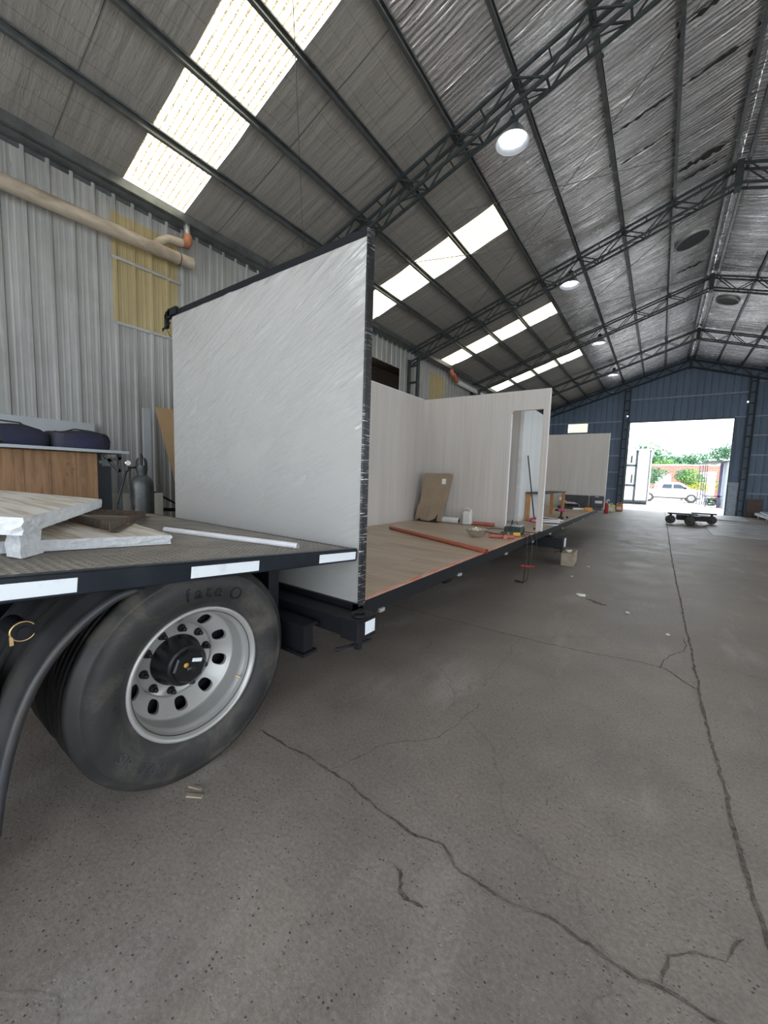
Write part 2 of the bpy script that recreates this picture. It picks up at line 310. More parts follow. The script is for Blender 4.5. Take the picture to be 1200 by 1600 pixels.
# ---------------------------------------------------------------- mesh helpers
class MB:
    def __init__(s): s.v = []; s.f = []; s.mi = []; s.sm = []
    def add(s, vs, fs, mi=0, smooth=False):
        o = len(s.v); s.v += [tuple(p) for p in vs]
        for f in fs: s.f.append(tuple(i + o for i in f)); s.mi.append(mi); s.sm.append(smooth)
        return s
    def box(s, x0, x1, y0, y1, z0, z1, mi=0):
        vs = [(x, y, z) for x in (x0, x1) for y in (y0, y1) for z in (z0, z1)]
        return s.add(vs, [(0, 1, 3, 2), (4, 6, 7, 5), (0, 4, 5, 1), (2, 3, 7, 6), (0, 2, 6, 4), (1, 5, 7, 3)], mi)
    def rbox(s, x0, x1, y0, y1, z0, z1, r, mi=0):      # box with chamfered edges
        import itertools
        c = [((x0 + x1) / 2, (x1 - x0) / 2), ((y0 + y1) / 2, (y1 - y0) / 2), ((z0 + z1) / 2, (z1 - z0) / 2)]
        idx = {}; vs = []
        for sg in itertools.product((-1, 1), repeat=3):
            for a in range(3):
                p = [c[k][0] + sg[k] * (c[k][1] - (0 if k == a else r)) for k in range(3)]
                idx[(sg, a)] = len(vs); vs.append(p)
        fs = []
        for a in range(3):
            b, d = (a + 1) % 3, (a + 2) % 3
            for sa in (-1, 1):
                q = []
                for sb, sd in ((-1, -1), (1, -1), (1, 1), (-1, 1)):
                    sg = [0, 0, 0]; sg[a] = sa; sg[b] = sb; sg[d] = sd; q.append(idx[(tuple(sg), a)])
                fs.append(tuple(q if sa > 0 else q[::-1]))
            for sb in (-1, 1):
                for sd in (-1, 1):
                    q = []
                    for sa, ax in ((-1, b), (1, b), (1, d), (-1, d)):
                        sg = [0, 0, 0]; sg[a] = sa; sg[b] = sb; sg[d] = sd; q.append(idx[(tuple(sg), ax)])
                    fs.append(tuple(q))
        for sg in itertools.product((-1, 1), repeat=3): fs.append(tuple(idx[(sg, a)] for a in range(3)))
        return s.add(vs, fs, mi)
    def bar(s, p, q, w, h, up=(0, 0, 1), mi=0):
        p, q = Vector(p), Vector(q); d = (q - p).normalized(); u = Vector(up); x = d.cross(u)
        if x.length < 1e-4: x = d.cross(Vector((0, 1, 0)))
        x.normalize(); y = x.cross(d); vs = []
        for c in (p, q):
            for a, b in ((-1, -1), (1, -1), (1, 1), (-1, 1)): vs.append(c + x * (a * w / 2) + y * (b * h / 2))
        return s.add(vs, [(0, 3, 2, 1), (4, 5, 6, 7), (0, 1, 5, 4), (1, 2, 6, 5), (2, 3, 7, 6), (3, 0, 4, 7)], mi)
    def tube(s, pts, r, n=10, mi=0, cap=True):
        pts = [Vector(p) for p in pts]; k = len(pts); rs = r if isinstance(r, (list, tuple)) else [r] * k
        up = Vector((0, 0, 1)); d0 = (pts[1] - pts[0]).normalized()
        if abs(d0.dot(up)) > .95: up = Vector((1, 0, 0))
        vs = []; x = None
        for i, p in enumerate(pts):
            d = (pts[min(i + 1, k - 1)] - pts[max(i - 1, 0)]).normalized()
            if x is None: x = d.cross(up).normalized()
            else: x = (x - d * x.dot(d)).normalized()
            y = d.cross(x)
            for j in range(n):
                a = 2 * math.pi * j / n; vs.append(p + (x * math.cos(a) + y * math.sin(a)) * rs[i])
        fs = [(i * n + j, i * n + (j + 1) % n, (i + 1) * n + (j + 1) % n, (i + 1) * n + j) for i in range(k - 1) for j in range(n)]
        s.add(vs, fs, mi, True)
        if cap: s.add(vs[:n], [tuple(range(n))[::-1]], mi); s.add(vs[-n:], [tuple(range(n))], mi)
        return s
    def lathe(s, prof, o=(0, 0, 0), axis='Z', n=32, mi=0, smooth=True, a0=0, a1=2 * math.pi):
        # prof: (radius, height along axis)
        full = abs(a1 - a0 - 2 * math.pi) < 1e-6; m = n if full else n + 1; vs = []
        for r, h in prof:
            for j in range(m):
                a = a0 + (a1 - a0) * j / n; c, d = r * math.cos(a), r * math.sin(a)
                q = {'Z': (c, d, h), 'X': (h, c, d), 'Y': (d, h, c)}[axis]; vs.append((q[0] + o[0], q[1] + o[1], q[2] + o[2]))
        fs = [(i * m + j, i * m + (j + 1) % m, (i + 1) * m + (j + 1) % m, (i + 1) * m + j) for i in range(len(prof) - 1) for j in range(n)]
        return s.add(vs, fs, mi, smooth)
    def prism(s, pts, a, b, plane='XZ', mi=0):
        # polygon pts extruded from a to b along the missing axis
        def P(u, v, w): return {'XZ': (u, w, v), 'XY': (u, v, w), 'YZ': (w, u, v)}[plane]
        n = len(pts); vs = [P(u, v, a) for u, v in pts] + [P(u, v, b) for u, v in pts]
        return s.add(vs, [tuple(range(n)), tuple(range(n, 2 * n))[::-1]] + [(i, n + i, n + (i + 1) % n, (i + 1) % n) for i in range(n)], mi)
    def blob(s, c, r, n=8, jit=.15, mi=0, seed=0, flat=1):
        rnd = random.Random(seed); vs = []
        for i in range(1, n):
            for j in range(2 * n):
                th = math.pi * i / n; ph = math.pi * j / n; k = 1 + rnd.uniform(-jit, jit)
                vs.append((c[0] + r[0] * k * math.sin(th) * math.cos(ph), c[1] + r[1] * k * math.sin(th) * math.sin(ph), c[2] + r[2] * k * math.cos(th)))
        vs += [(c[0], c[1], c[2] + r[2]), (c[0], c[1], c[2] - r[2])]; w = 2 * n; L = len(vs)
        fs = [(i * w + j, (i + 1) * w + j, (i + 1) * w + (j + 1) % w, i * w + (j + 1) % w) for i in range(n - 2) for j in range(w)]
        fs += [(L - 2, j, (j + 1) % w) for j in range(w)] + [(L - 1, (n - 2) * w + (j + 1) % w, (n - 2) * w + j) for j in range(w)]
        return s.add(vs, fs, mi, not flat)
    def shift(s, d): s.v = [(x + d[0], y + d[1], z + d[2]) for x, y, z in s.v]; return s
    def xf(s, mat): s.v = [tuple(mat @ Vector(p)) for p in s.v]; return s
    def merge(s, o): return s.add(o.v, [], 0) if not o.f else s._m(o)
    def _m(s, o):
        k = len(s.v); s.v += o.v; s.f += [tuple(i + k for i in f) for f in o.f]; s.mi += o.mi; s.sm += o.sm; return s
    def build(s, name, mats, parent=None, loc=(0, 0, 0), rot=(0, 0, 0)):
        me = bpy.data.meshes.new(name); me.from_pydata(s.v, [], s.f)
        mats = mats if isinstance(mats, (list, tuple)) else [mats]
        for m in mats: me.materials.append(M[m] if isinstance(m, str) else m)
        me.polygons.foreach_set('material_index', s.mi); me.polygons.foreach_set('use_smooth', s.sm); me.update()
        o = bpy.data.objects.new(name, me); COL.objects.link(o)
        if parent: o.parent = parent
        o.location = loc; o.rotation_euler = rot; return o
def tag(o, label=None, cat=None, group=None, kind=None):
    for k, v in (('label', label), ('category', cat), ('group', group), ('kind', kind)):
        if v: o[k] = v
    return o
def thing(name, label, cat, loc=(0, 0, 0), rot=(0, 0, 0), group=None):
    o = bpy.data.objects.new(name, None); COL.objects.link(o); o.empty_display_size = .1
    o.location = loc; o.rotation_euler = rot; return tag(o, label, cat, group)
def single(mb, name, mats, label, cat, group=None):
    """one-mesh thing from world coordinates, origin moved to the middle of its base"""
    xs, ys, zs = zip(*mb.v); c = ((min(xs) + max(xs)) / 2, (min(ys) + max(ys)) / 2, min(zs))
    mb.shift((-c[0], -c[1], -c[2])); return tag(mb.build(name, mats, None, c), label, cat, group)
def wpart(mb, name, mats, par):
    """part given in world coordinates under an unrotated parent"""
    l = par.location; return mb.shift((-l[0], -l[1], -l[2])).build(name, mats, par)
def copy_tree(o, parent=None):
    c = o.copy(); COL.objects.link(c); c.parent = parent
    for ch in list(o.children): copy_tree(ch, c)
    return c
def struct(mb, name, mats): return tag(mb.build(name, mats), kind='structure')
R = math.radians
# ================================================================ THE SHED
EX, EZ, SL, DX, RX = -7.04, 5.85, .322, .9675, .85
def PZ(x): return EZ + SL * ((x if x <= RX else 2 * RX - x) - EX)          # purlin centre height
YR, YG = -4.6, 27.3
TRY = [0.75, 6.1, 11.45, 16.8, 22.1]
WX = -7.25; WXR = 2 * RX - WX
# floor with its joint and cracks
fl = MB(); fl.add([(WX, YR, 0), (WXR, YR, 0), (WXR, YG + .4, 0), (WX, YG + .4, 0)], [(0, 1, 2, 3)])
fl.add([(WX, YR, -.3), (WXR, YR, -.3), (WXR, YG + .4, -.3), (WX, YG + .4, -.3)], [(3, 2, 1, 0)])
def ribbon(mb, pts, w, step=.03, jit=.012, mi=1, z=.0015, seed=1):
    rnd = random.Random(seed); out = []
    for (a, b) in zip(pts[:-1], pts[1:]):
        n = max(1, int(math.dist(a, b) / step))
        for i in range(n): out.append((a[0] + (b[0] - a[0]) * i / n, a[1] + (b[1] - a[1]) * i / n))
    out.append(pts[-1]); vs = []; drift = 0
    for i, p in enumerate(out):
        q = out[min(i + 1, len(out) - 1)]; r = out[max(i - 1, 0)]; dx, dy = q[0] - r[0], q[1] - r[1]; L = math.hypot(dx, dy) or 1
        nx, ny = -dy / L, dx / L; drift = drift * .85 + rnd.uniform(-jit, jit)
        a, b = w * rnd.uniform(.25, 1), w * rnd.uniform(.25, 1)
        if i in (0, len(out) - 1): a = b = .0005
        vs += [(p[0] + nx * (a + drift), p[1] + ny * (a + drift), z), (p[0] - nx * (b - drift), p[1] - ny * (b - drift), z)]
    mb.add(vs, [(2 * i, 2 * i + 2, 2 * i + 3, 2 * i + 1) for i in range(len(out) - 1)], mi)
ribbon(fl, [(.47, -1), (.44, 1.6), (.41, 2.1), (.40, 2.5), (.37, 3.4), (.36, 4.9), (.33, 9.5), (.34, 15), (.36, 24), (.36, 27)], .013, jit=.004, seed=2)
ribbon(fl, [(-1.86, 1.4), (-1.45, 1.42), (-1.08, 1.39), (-.77, 1.36), (-.63, 1.40), (-.52, 1.34), (-.35, 1.355), (-.17, 1.39), (0, 1.38), (.17, 1.39), (.24, 1.39), (.42, 1.42)], .0095, jit=.006, seed=3)
ribbon(fl, [(-2.6, 3.8), (-1.86, 3.82), (-.78, 3.84), (-.02, 3.97), (.16, 3.97), (.36, 3.69)], .008, jit=.007, seed=4)
ribbon(fl, [(.13, 1.40), (.15, 1.5), (.22, 1.57), (.30, 1.6), (.37, 1.72)], .006, jit=.006, seed=5)
ribbon(fl, [(.12, 3.95), (.2, 4.3), (.3, 4.5), (.34, 4.9)], .006, jit=.01, seed=6)
ribbon(fl, [(-1.3, 1.42), (-1.2, 1.75), (-.95, 2.0), (-.9, 2.5)], .003, jit=.008, seed=7)
ribbon(fl, [(-.74, 1.21), (-.66, 1.15), (-.58, 1.12)], .012, step=.012, jit=.010, seed=8)
ribbon(fl, [(-.70, 5.72), (-.58, 5.6), (-.42, 5.55)], .05, step=.03, jit=.03, seed=9)
ribbon(fl, [(.62, 2.9), (.72, 3.0), (.95, 3.1)], .03, step=.03, jit=.012, seed=10)
struct(fl, 'floor', ['floor', 'crack'])
# outside ground
og = MB(); og.add([(-60, YG + .3, -.012), (70, YG + .3, -.012), (70, 110, -.012), (-60, 110, -.012)], [(0, 1, 2, 3)])
og.add([(-60, -60, -.02), (70, -60, -.02), (70, YG + .4, -.02), (-60, YG + .4, -.02)], [(0, 1, 2, 3)])
struct(og, 'ground', 'yard')

def ribbed(ua, ub, segs, place, pitch=.265, depth=.028, phase=0.0, cuts=()):
    """trapezoidal sheet; segs(u)->list of (z0,z1) runs; place(u,d,z)->point"""
    us = set([ua, ub]); k = math.floor((ua - phase) / pitch)
    prof = [(0, 0), (.018, 1), (.05, 1), (.068, 0), (.12, 0), (.127, .10), (.141, .10), (.148, 0), (.185, 0), (.192, .10), (.206, .10), (.213, 0)]
    pts = []
    while k * pitch + phase < ub:
        for a, d in prof:
            u = k * pitch + phase + a
            if ua < u < ub: pts.append((u, d * depth))
        k += 1
    pts = [(ua, 0)] + pts + [(ub, 0)]
    for c in cuts:
        for i in range(len(pts) - 1):
            if pts[i][0] < c < pts[i + 1][0]:
                tt = (c - pts[i][0]) / (pts[i + 1][0] - pts[i][0]); pts.insert(i + 1, (c, pts[i][1] + tt * (pts[i + 1][1] - pts[i][1]))); break
    mb = MB()
    for (u0, d0), (u1, d1) in zip(pts[:-1], pts[1:]):
        um = (u0 + u1) / 2
        for seg in segs(um):
            z0, z1 = seg[0], seg[1]; a0 = z0(u0) if callable(z0) else z0; a1 = z0(u1) if callable(z0) else z0
            b0 = z1(u0) if callable(z1) else z1; b1 = z1(u1) if callable(z1) else z1
            mb.add([place(u0, d0, a0), place(u1, d1, a1), place(u1, d1, b1), place(u0, d0, b0)], [(0, 1, 2, 3)], seg[2] if len(seg) > 2 else 0)
    return mb
WTOP = 5.86
def lsegs(u):
    for a, b, z0, z1 in ((2.70, 3.72, 3.84, 5.50), (12.96, 14.10, 3.84, 5.42)):
        if a < u < b: return [(0, z0), (z0, z1, 1), (z1, WTOP)]
    for a, b, z0, z1 in ((9.0, 10.90, 3.3, 5.05), (16.9, 18.6, 4.3, 5.35)):
        if a < u < b: return [(0, z0), (z1, WTOP)]
    return [(0, WTOP)]
struct(ribbed(YR, YG, lsegs, lambda u, d, z: (WX + d, u, z), phase=.325, cuts=(2.70, 3.72, 12.96, 14.1, 9.0, 10.9, 16.9, 18.6)), 'wall_left', ['wallsheet', 'fibre'])
def rsegs(u):
    return [(4.8, WTOP)] if -3.2 < u < 3.6 or 8.5 < u < 13 else [(0, WTOP)]
struct(ribbed(YR, YG, rsegs, lambda u, d, z: (WXR - d, u, z), cuts=(-3.2, 3.6, 8.5, 13)), 'wall_right', 'wallsheet')
def roofz(u): return PZ(u) + .11
struct(ribbed(WX, WXR, lambda u: [(5.2, roofz)] if -5.5 < u < 7.2 else [(0, roofz)], lambda u, d, z: (u, YR + d, z), pitch=.30, cuts=(-5.5, 7.2, RX)), 'wall_near', 'wallsheet')
def gsegs(u):
    if -1.70 < u < 2.90: return [(5.10, roofz)]
    if -5.05 < u < -3.95: return [(0, 4.65), (5.2, roofz)]
    return [(0, roofz)]
struct(ribbed(WX, WXR, gsegs, lambda u, d, z: (u, YG - d, z), pitch=.30, cuts=(-1.70, 2.90, RX, -5.05, -3.95)), 'wall_far', 'gablesheet')
# neighbouring bay seen through the openings of the left wall
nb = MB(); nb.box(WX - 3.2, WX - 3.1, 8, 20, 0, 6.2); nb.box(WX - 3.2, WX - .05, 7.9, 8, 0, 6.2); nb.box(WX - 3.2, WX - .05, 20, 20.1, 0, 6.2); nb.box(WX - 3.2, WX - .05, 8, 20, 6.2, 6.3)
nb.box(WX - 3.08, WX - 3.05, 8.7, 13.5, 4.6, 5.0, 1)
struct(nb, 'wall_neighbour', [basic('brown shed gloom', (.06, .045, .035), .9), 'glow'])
pane = MB(); pane.box(-5.05, -3.95, YG + .01, YG + .02, 4.65, 5.2); struct(pane, 'window_9', 'litpane')
for k in range(4): pane = MB()
# fibreglass strip joints on the left wall
k = 0
for (y0, y1, z) in ((2.68, 3.74, 4.82), (2.68, 3.74, 3.84), (12.94, 14.12, 4.42)):
    k += 1; mb = MB(); mb.box(WX + .028, WX + .036, y0, y1, z - .022, z + .022)
    yy = y0 + .06
    while yy < y1: mb.box(WX + .036, WX + .041, yy - .007, yy + .007, z - .007, z + .007); yy += .265
    struct(mb, 'trim_%d' % k, 'galv')
# ---------------- roof
SKY = [(2.80, 3.74), (8.12, 9.07), (13.35, 14.26), (18.55, 19.45)]
XS0, XS1 = EX + .02, EX + 4 * DX
def inside_sky(x, y):
    return any(a <= y <= b for a, b in SKY) and XS0 <= x <= XS1
def roof_sheet(side):
    mb = MB(); ny = 760; xs = []
    x = WX - .06
    n = 72; ex = RX
    for i in range(n + 1): xs.append(x + (ex - x) * i / n)
    xs = sorted(set([round(v, 4) for v in xs] + [XS0, XS1])); ys = sorted(set([round(YR + (YG - YR) * j / ny, 4) for j in range(ny + 1)] + [q for s_ in SKY for q in s_]))
    rnd = random.Random(5 + side); lump = {}
    def ln(x, y):
        i, j = math.floor(x), math.floor(y); fx, fy = x - i, y - j; fx = fx * fx * (3 - 2 * fx); fy = fy * fy * (3 - 2 * fy)
        g = lambda a, b: lump.setdefault((a, b), rnd.uniform(-1, 1))
        return (g(i, j) * (1 - fx) + g(i + 1, j) * fx) * (1 - fy) + (g(i, j + 1) * (1 - fx) + g(i + 1, j + 1) * fx) * fy
    vs = []
    for x_ in xs:
        ph = ((x_ - EX) / DX) % 1; sag = math.sin(math.pi * ph)
        for y in ys:
            cor = math.sin(2 * math.pi * y / .17) * .004 + math.sin(2 * math.pi * y / 1.2) * .004
            d = sag * (.012 + .009 * ln(x_ * 2.2, y * 5)) + sag * .010 * ln(x_ * 1.1 + 30, y * 11) - cor * sag
            z = EZ + SL * (x_ - EX) + .075 - d
            vs.append((x_ if side == 0 else 2 * RX - x_, y, z))
    fs = []; mi = []; w = len(ys)
    for i in range(len(xs) - 1):
        for j in range(w - 1):
            xm, ym = (xs[i] + xs[i + 1]) / 2, (ys[j] + ys[j + 1]) / 2
            if inside_sky(xm, ym): continue
            f = (i * w + j, i * w + j + 1, (i + 1) * w + j + 1, (i + 1) * w + j); fs.append(f if side == 0 else f[::-1]); mi.append(0 if xm < -3.15 else 1)
    o = len(mb.v); mb.v += vs; mb.f += fs; mb.mi += mi; mb.sm += [True] * len(fs)
    return mb
rf = roof_sheet(0)._m(roof_sheet(1))
# torn edges of the blanket near the ridge
def tear(y, x0, x1, w, seed):
    rnd = random.Random(seed); n = int((x1 - x0) / .05); vs = []
    for i in range(n + 1):
        x = x0 + (x1 - x0) * i / n; e = min(1, i / 3, (n - i) / 3) + .05; a, b = w * rnd.uniform(.15, 1) * e, w * rnd.uniform(.1, .8) * e; z = PZ(x) + .045
        vs += [(x, y - a, z - rnd.uniform(0, .02)), (x, y + b, z - rnd.uniform(0, .03))]
    rf.add(vs, [(2 * k, 2 * k + 1, 2 * k + 3, 2 * k + 2) for k in range(n)], 2)
for i, (y, x0, x1, w) in enumerate([(7.38, -.25, .62, .05), (8.44, -.25, .62, .05), (10.62, -.22, .6, .11), (8.44, -1.2, -.3, .035), (11.0, -.2, .6, .06), (15.6, -.1, .6, .08), (9.3, -1.15, -.35, .03), (6.9, -.2, .66, .06)]): tear(y, x0, x1, w, i)
for i in range(16):
    x = [-.27, -1.24, .62][i % 3] + random.uniform(-.06, .06); y = random.uniform(6.6, 12.5)
    rnd = random.Random(i); r = rnd.uniform(.02, .06); c = PZ(x) + .045
    q = [(x + r * .6 * math.cos(a / 8 * 2 * math.pi) * rnd.uniform(.4, 1), y + r * math.sin(a / 8 * 2 * math.pi) * rnd.uniform(.4, 1.4)) for a in range(8)]
    rf.add([(a, b, PZ(a) + .046) for a, b in q], [tuple(range(8))], 2)
struct(rf, 'ceiling', ['foildull', 'foil', 'torn'])
wn = 0
for (a, b) in SKY:
    for side in (0, 1):
        mb = MB(); q = []
        for x in (XS0, XS1):
            for y in (a, b): q.append((x if side == 0 else 2 * RX - x, y, EZ + SL * (x - EX) + .08))
        mb.add(q, [(0, 1, 3, 2)]); wn += 1; struct(mb, 'window_%d' % wn, 'skylight')
# purlins
def purlin(x, k, side):
    mb = MB(); z = EZ + SL * (x - EX); X = x if side == 0 else 2 * RX - x; s = 1 if side == 0 else -1
    y0, y1 = YR, YG - .05
    mb.bar((X, y0, z), (X, y1, z), .006, .12, (0, 0, 1))
    for dz in (-.058, .058): mb.bar((X + s * .024, y0, z + dz), (X + s * .024, y1, z + dz), .05, .006)
    mb.bar((X + s * .047, y0, z - .048), (X + s * .047, y1, z - .048), .005, .02); mb.bar((X + s * .047, y0, z + .048), (X + s * .047, y1, z + .048), .005, .02)
    return mb
words = ['second', 'third', 'fourth', 'fifth', 'sixth', 'seventh', 'eighth', 'ninth']
for k in range(1, 9):
    x = EX + k * DX
    lab = 'long galvanised steel purlin under the left roof slope, %s counting up from the left eave' % words[k - 1]
    if k == 8: lab = 'long galvanised steel purlin just left of the roof ridge'
    single(purlin(x, k, 0), 'roof_purlin', 'purlin', lab, 'purlin', 'roof purlins')
    lab = 'long galvanised steel purlin under the right roof slope, %s down from the ridge' % (['first', 'second', 'third', 'fourth', 'fifth', 'sixth', 'seventh', 'eighth'][8 - k])
    single(purlin(x, k, 1), 'roof_purlin', 'purlin', lab, 'purlin', 'roof purlins')
ev = MB()
for s_, X in ((1, EX), (-1, 2 * RX - EX)):
    ev.box(X - .03, X + .03, YR, YG, EZ - .075, EZ + .075); ev.box(min(X, X + s_ * .07), max(X, X + s_ * .07), YR, YG, EZ - .085, EZ - .075)
    ev.box(min(X - s_ * .21, X), max(X - s_ * .21, X), YR, YG, EZ - .10, EZ - .09); ev.box(X - s_ * .2 - .004, X - s_ * .2 + .004, YR, YG, EZ - .16, EZ + .05)
struct(ev, 'trim_4', 'purlin')
# trusses
def lattice(mb, pts_top, pts_bot, ys, w=.045, dw=.026):
    for y in ys:
        for P in (pts_top, pts_bot):
            for a, b in zip(P[:-1], P[1:]): mb.bar((a[0], y, a[1]), (b[0], y, b[1]), w, w)
TD = .38
def truss(y):
    root = None
    top, web, tie = MB(), MB(), MB()
    for side in (0, 1):
        f = (lambda x: x) if side == 0 else (lambda x: 2 * RX - x)
        xe, xr = EX - .12, RX - .02
        T = lambda x: (f(x), PZ(x) - .09); B = lambda x: (f(x), PZ(x) - .09 - TD)
        for dy in (-.11, .11):
            for g in (T, B):
                a, b = g(xe), g(xr); top.bar((a[0], y + dy, a[1]), (b[0], y + dy, b[1]), .04, .045)
        n = 16; h = DX / 2
        for k in range(-0, n):
            x0, x1 = EX + k * h, EX + (k + 1) * h
            a, b = (T(x0), B(x1)) if k % 2 == 0 else (B(x0), T(x1))
            for dy in (-.11, .11):
                web.bar((a[0], y + dy, a[1]), (b[0], y + dy, b[1]), .02, .024)
                if side == 0 and y > 11 and k % 2 == 0: pass
            g = T if k % 2 == 0 else B
            p = g(x0); tie.bar((p[0], y - .11, p[1]), (p[0], y + .11, p[1]), .03, .02)
            if k % 2 == 0:
                p = T(x0 + h); tie.bar((p[0], y - .11, p[1]), (p[0], y + .11, p[1]), .02, .014)
            else:
                p = B(x0 + h * .0); q = B(x0 + h); tie.bar((q[0], y - .11, q[1]), (q[0], y + .11, q[1]), .02, .014)
            if k % 2 == 0: # flat diagonal lacing below
                p, q = B(x0), B(x0 + h); tie.bar((p[0], y - .11, p[1]), (q[0], y + .11, q[1]), .018, .012)
    zr = PZ(RX) - .09
    plate = MB(); plate.box(RX - .06, RX + .06, y - .14, y + .14, zr - TD - .08, zr + .05)
    return top, web, tie, plate
tl = ['behind the camera', 'nearest one, just before the first hanging lamp', 'second from the camera, springing from a column above the partition', 'third from the camera, just past the second lamp', 'last one before the far gable']
for i, y in enumerate(TRY):
    if i == 0: continue
    t_ = thing('roof_truss', 'dark steel lattice roof truss, ' + tl[i], 'roof truss', (RX, y, PZ(RX)), group='lattice roof trusses')
    a, b, c, d = truss(y)
    wpart(a._m(b)._m(c), 'lattice', 'steel', t_); wpart(d, 'ridge_plate', 'steel', t_)
t_ = thing('roof_truss', 'dark steel lattice truss fixed against the blue-grey far gable wall', 'roof truss', (RX, YG - .25, PZ(RX)), group='lattice roof trusses')
a, b, c, d = truss(YG - .25); wpart(a._m(b)._m(c), 'lattice', 'steel', t_); wpart(d, 'ridge_plate', 'steel', t_)
def column(x, y, ztop, label, grp=None, wx=.34, wy=.14, step=.55):
    t_ = thing('lattice_column', label, 'column', (x, y, 0), group=grp); mb, rg = MB(), MB()
    for dx in (-wx / 2, wx / 2): mb.box(dx - .03, dx + .03, -wy / 2, wy / 2, 0, ztop)
    z = .3
    while z < ztop: rg.box(-wx / 2, wx / 2, -wy / 2 + .01, wy / 2 - .01, z - .025, z + .025); z += step
    mb._m(rg).build('lattice', 'steel', t_)
cl = {1: 'dark lattice steel column hidden behind the film-wrapped panel by the left wall', 2: 'dark lattice steel column at the left wall, rising above the wood-grain partition', 3: 'dark lattice steel column at the left wall, carrying the third truss', 4: 'dark lattice steel column at the left wall, carrying the farthest truss'}
for i, y in enumerate(TRY):
    if i in (2, 3, 4): column(EX - .0, y, PZ(EX) - .40, cl[i])
column(-1.93, YG - .2, PZ(-1.93) - .45, 'dark lattice column left of the big far doorway', wx=.26)
column(3.5, YG - .2, PZ(3.5) - .45, 'dark lattice column right of the big far doorway', wx=.26)
# girts on the gable
k = 4
def girt(x0, x1, z, h=.035):
    global k
    k += 1; mb = MB(); mb.box(x0, x1, YG - .10, YG - .05, z - h, z + h); struct(mb, 'trim_%d' % k, 'gableframe')
girt(-1.75, 3.35, 6.40); girt(2.9, 3.35, 5.16); girt(-7, -2.08, 5.2); girt(-4.5, -2.0, 6.95)
for z in (4.18, 3.19, 2.2, 1.2): girt(-7, -2.08, z)
for z in (6.9, 5.16, 4.2, 3.2, 2.2, 1.23): girt(3.66, 8.7, z)
k += 1; mb = MB(); mb.box(2.90, 2.94, YG - .06, YG + .1, 0, 5.1); mb.box(-1.74, -1.70, YG - .06, YG + .1, 0, 5.1); mb.box(-1.74, 2.94, YG - .06, YG + .1, 5.1, 5.14)
struct(mb, 'trim_%d' % k, 'steel')
# half-height cladding beside the door
k += 1; mb = MB(); mb.box(2.95, 3.4, YG - .14, YG - .1, 0, 1.66); mb.box(2.93, 3.42, YG - .17, YG - .1, 1.62, 1.78); struct(mb, 'trim_%d' % k, 'gableframe')
single(MB().box(3.74, 4.36, YG - .13, YG - .1, .0, .95), 'board', 'browndoor', 'brown board standing against the far wall, right of the doorway', 'board')
for i, (x, z) in enumerate(((-1.85, 5.45), (3.3, 5.85))):
    single(MB().blob((x, YG - .36, z), (.035, .035, .035), 6, 0), 'wall_lamp', emis('small lit lamp', (.9, .95, 1), 6), 'tiny lit lamp on the %s column of the far doorway' % ('left', 'right')[i], 'lamp')
# bracing rods under the roof
def rod(a, b, lab, r=.007):
    mb = MB(); P = [Vector((a[0], a[1], PZ(a[0]) - .09)), Vector((b[0], b[1], PZ(b[0]) - .09))]
    pts = [P[0].lerp(P[1], i / 8) - Vector((0, 0, .0 if i in (0, 8) else .02 * math.sin(math.pi * i / 8))) for i in range(9)]
    mb.tube(pts, r, 6); single(mb, 'brace_rod', 'purlin', lab, 'brace rod', 'roof brace rods')
rod((-3.98, 7.32), (1.5, 10.4), 'thin brace rod crossing the second bay high on the left slope, running to the ridge')
rod((-4.83, 11.04), (-.07, 7.1), 'thin brace rod crossing the second bay from the second truss up towards the ridge')
rod((-6.5, 6.5), (-2.16, 10.53), 'thin brace rod crossing the second rooflight')
rod((-3.6, 3.1), (-6.2, 5.7), 'thin brace rod crossing the first bay beside the nearest rooflight', .005)
rod((-6.3, 12.0), (.7, 16.5), 'thin brace rod crossing the third bay and the third rooflight')
rod((-5.0, 16.5), (.2, 12.2), 'thin brace rod leaning the other way in the third bay')
rod((-6.3, 17.3), (.7, 21.8), 'thin brace rod crossing the fourth bay')
# roof ventilators
for i, (x, y, r) in enumerate(((.2, 13.9, .40), (1.46, 18.98, .36))):
    zz = PZ(x) + .01; s_ = 1 if x < RX else -1; ang = math.atan(SL) * s_
    t_ = thing('roof_ventilator', ('dark round ventilator opening on the left slope near the ridge', 'dark round ventilator opening on the right slope near the ridge')[i], 'ventilator', (x, y, zz), (0, -ang, 0))
    mb = MB(); mb.lathe([(r, .06), (r, -.012), (r - .02, -.02), (r - .03, .0)], n=32); mb.build('collar', 'galv', t_)
    mb = MB(); mb.lathe([(r - .03, .0), (r * .4, .012), (.001, .015)], n=32); mb.build('throat', 'vent', t_)  # dark disc paints the throat's shade; the roof sheet is not cut
# lamps
def lamp():
    t_ = thing('hanging_lamp', '', 'lamp')
    MB().lathe([(.11, .22), (.15, .17), (.245, .0), (.25, -.004), (.238, .0), (.14, .16), (.0, .18)], n=40).build('reflector', lamp_metal, t_)
    MB().lathe([(.249, .004), (.256, 0), (.249, -.006), (.243, 0), (.249, .004)], n=40).build('rim_ring', 'white', t_)
    MB().lathe([(.001, .03), (.12, .032), (.175, .045), (.165, .09), (.10, .14)], n=32).build('glass', 'lamp', t_)
    MB().lathe([(.001, .36), (.06, .36), (.075, .34), (.075, .24), (.11, .215)], n=20).build('ballast_housing', 'steel', t_)
    MB().tube([(0, 0, .36), (0, 0, .52)], .006, 6).build('hanger', 'steel', t_)
    return t_
lamp_metal = basic('lamp dish aluminium', (.55, .58, .62), .3, .8, var=.05)
lp = lamp(); LP = [(-2.33, 6.5), (-2.42, 11.85), (-2.33, 17.3), (-2.3, 22.6)]
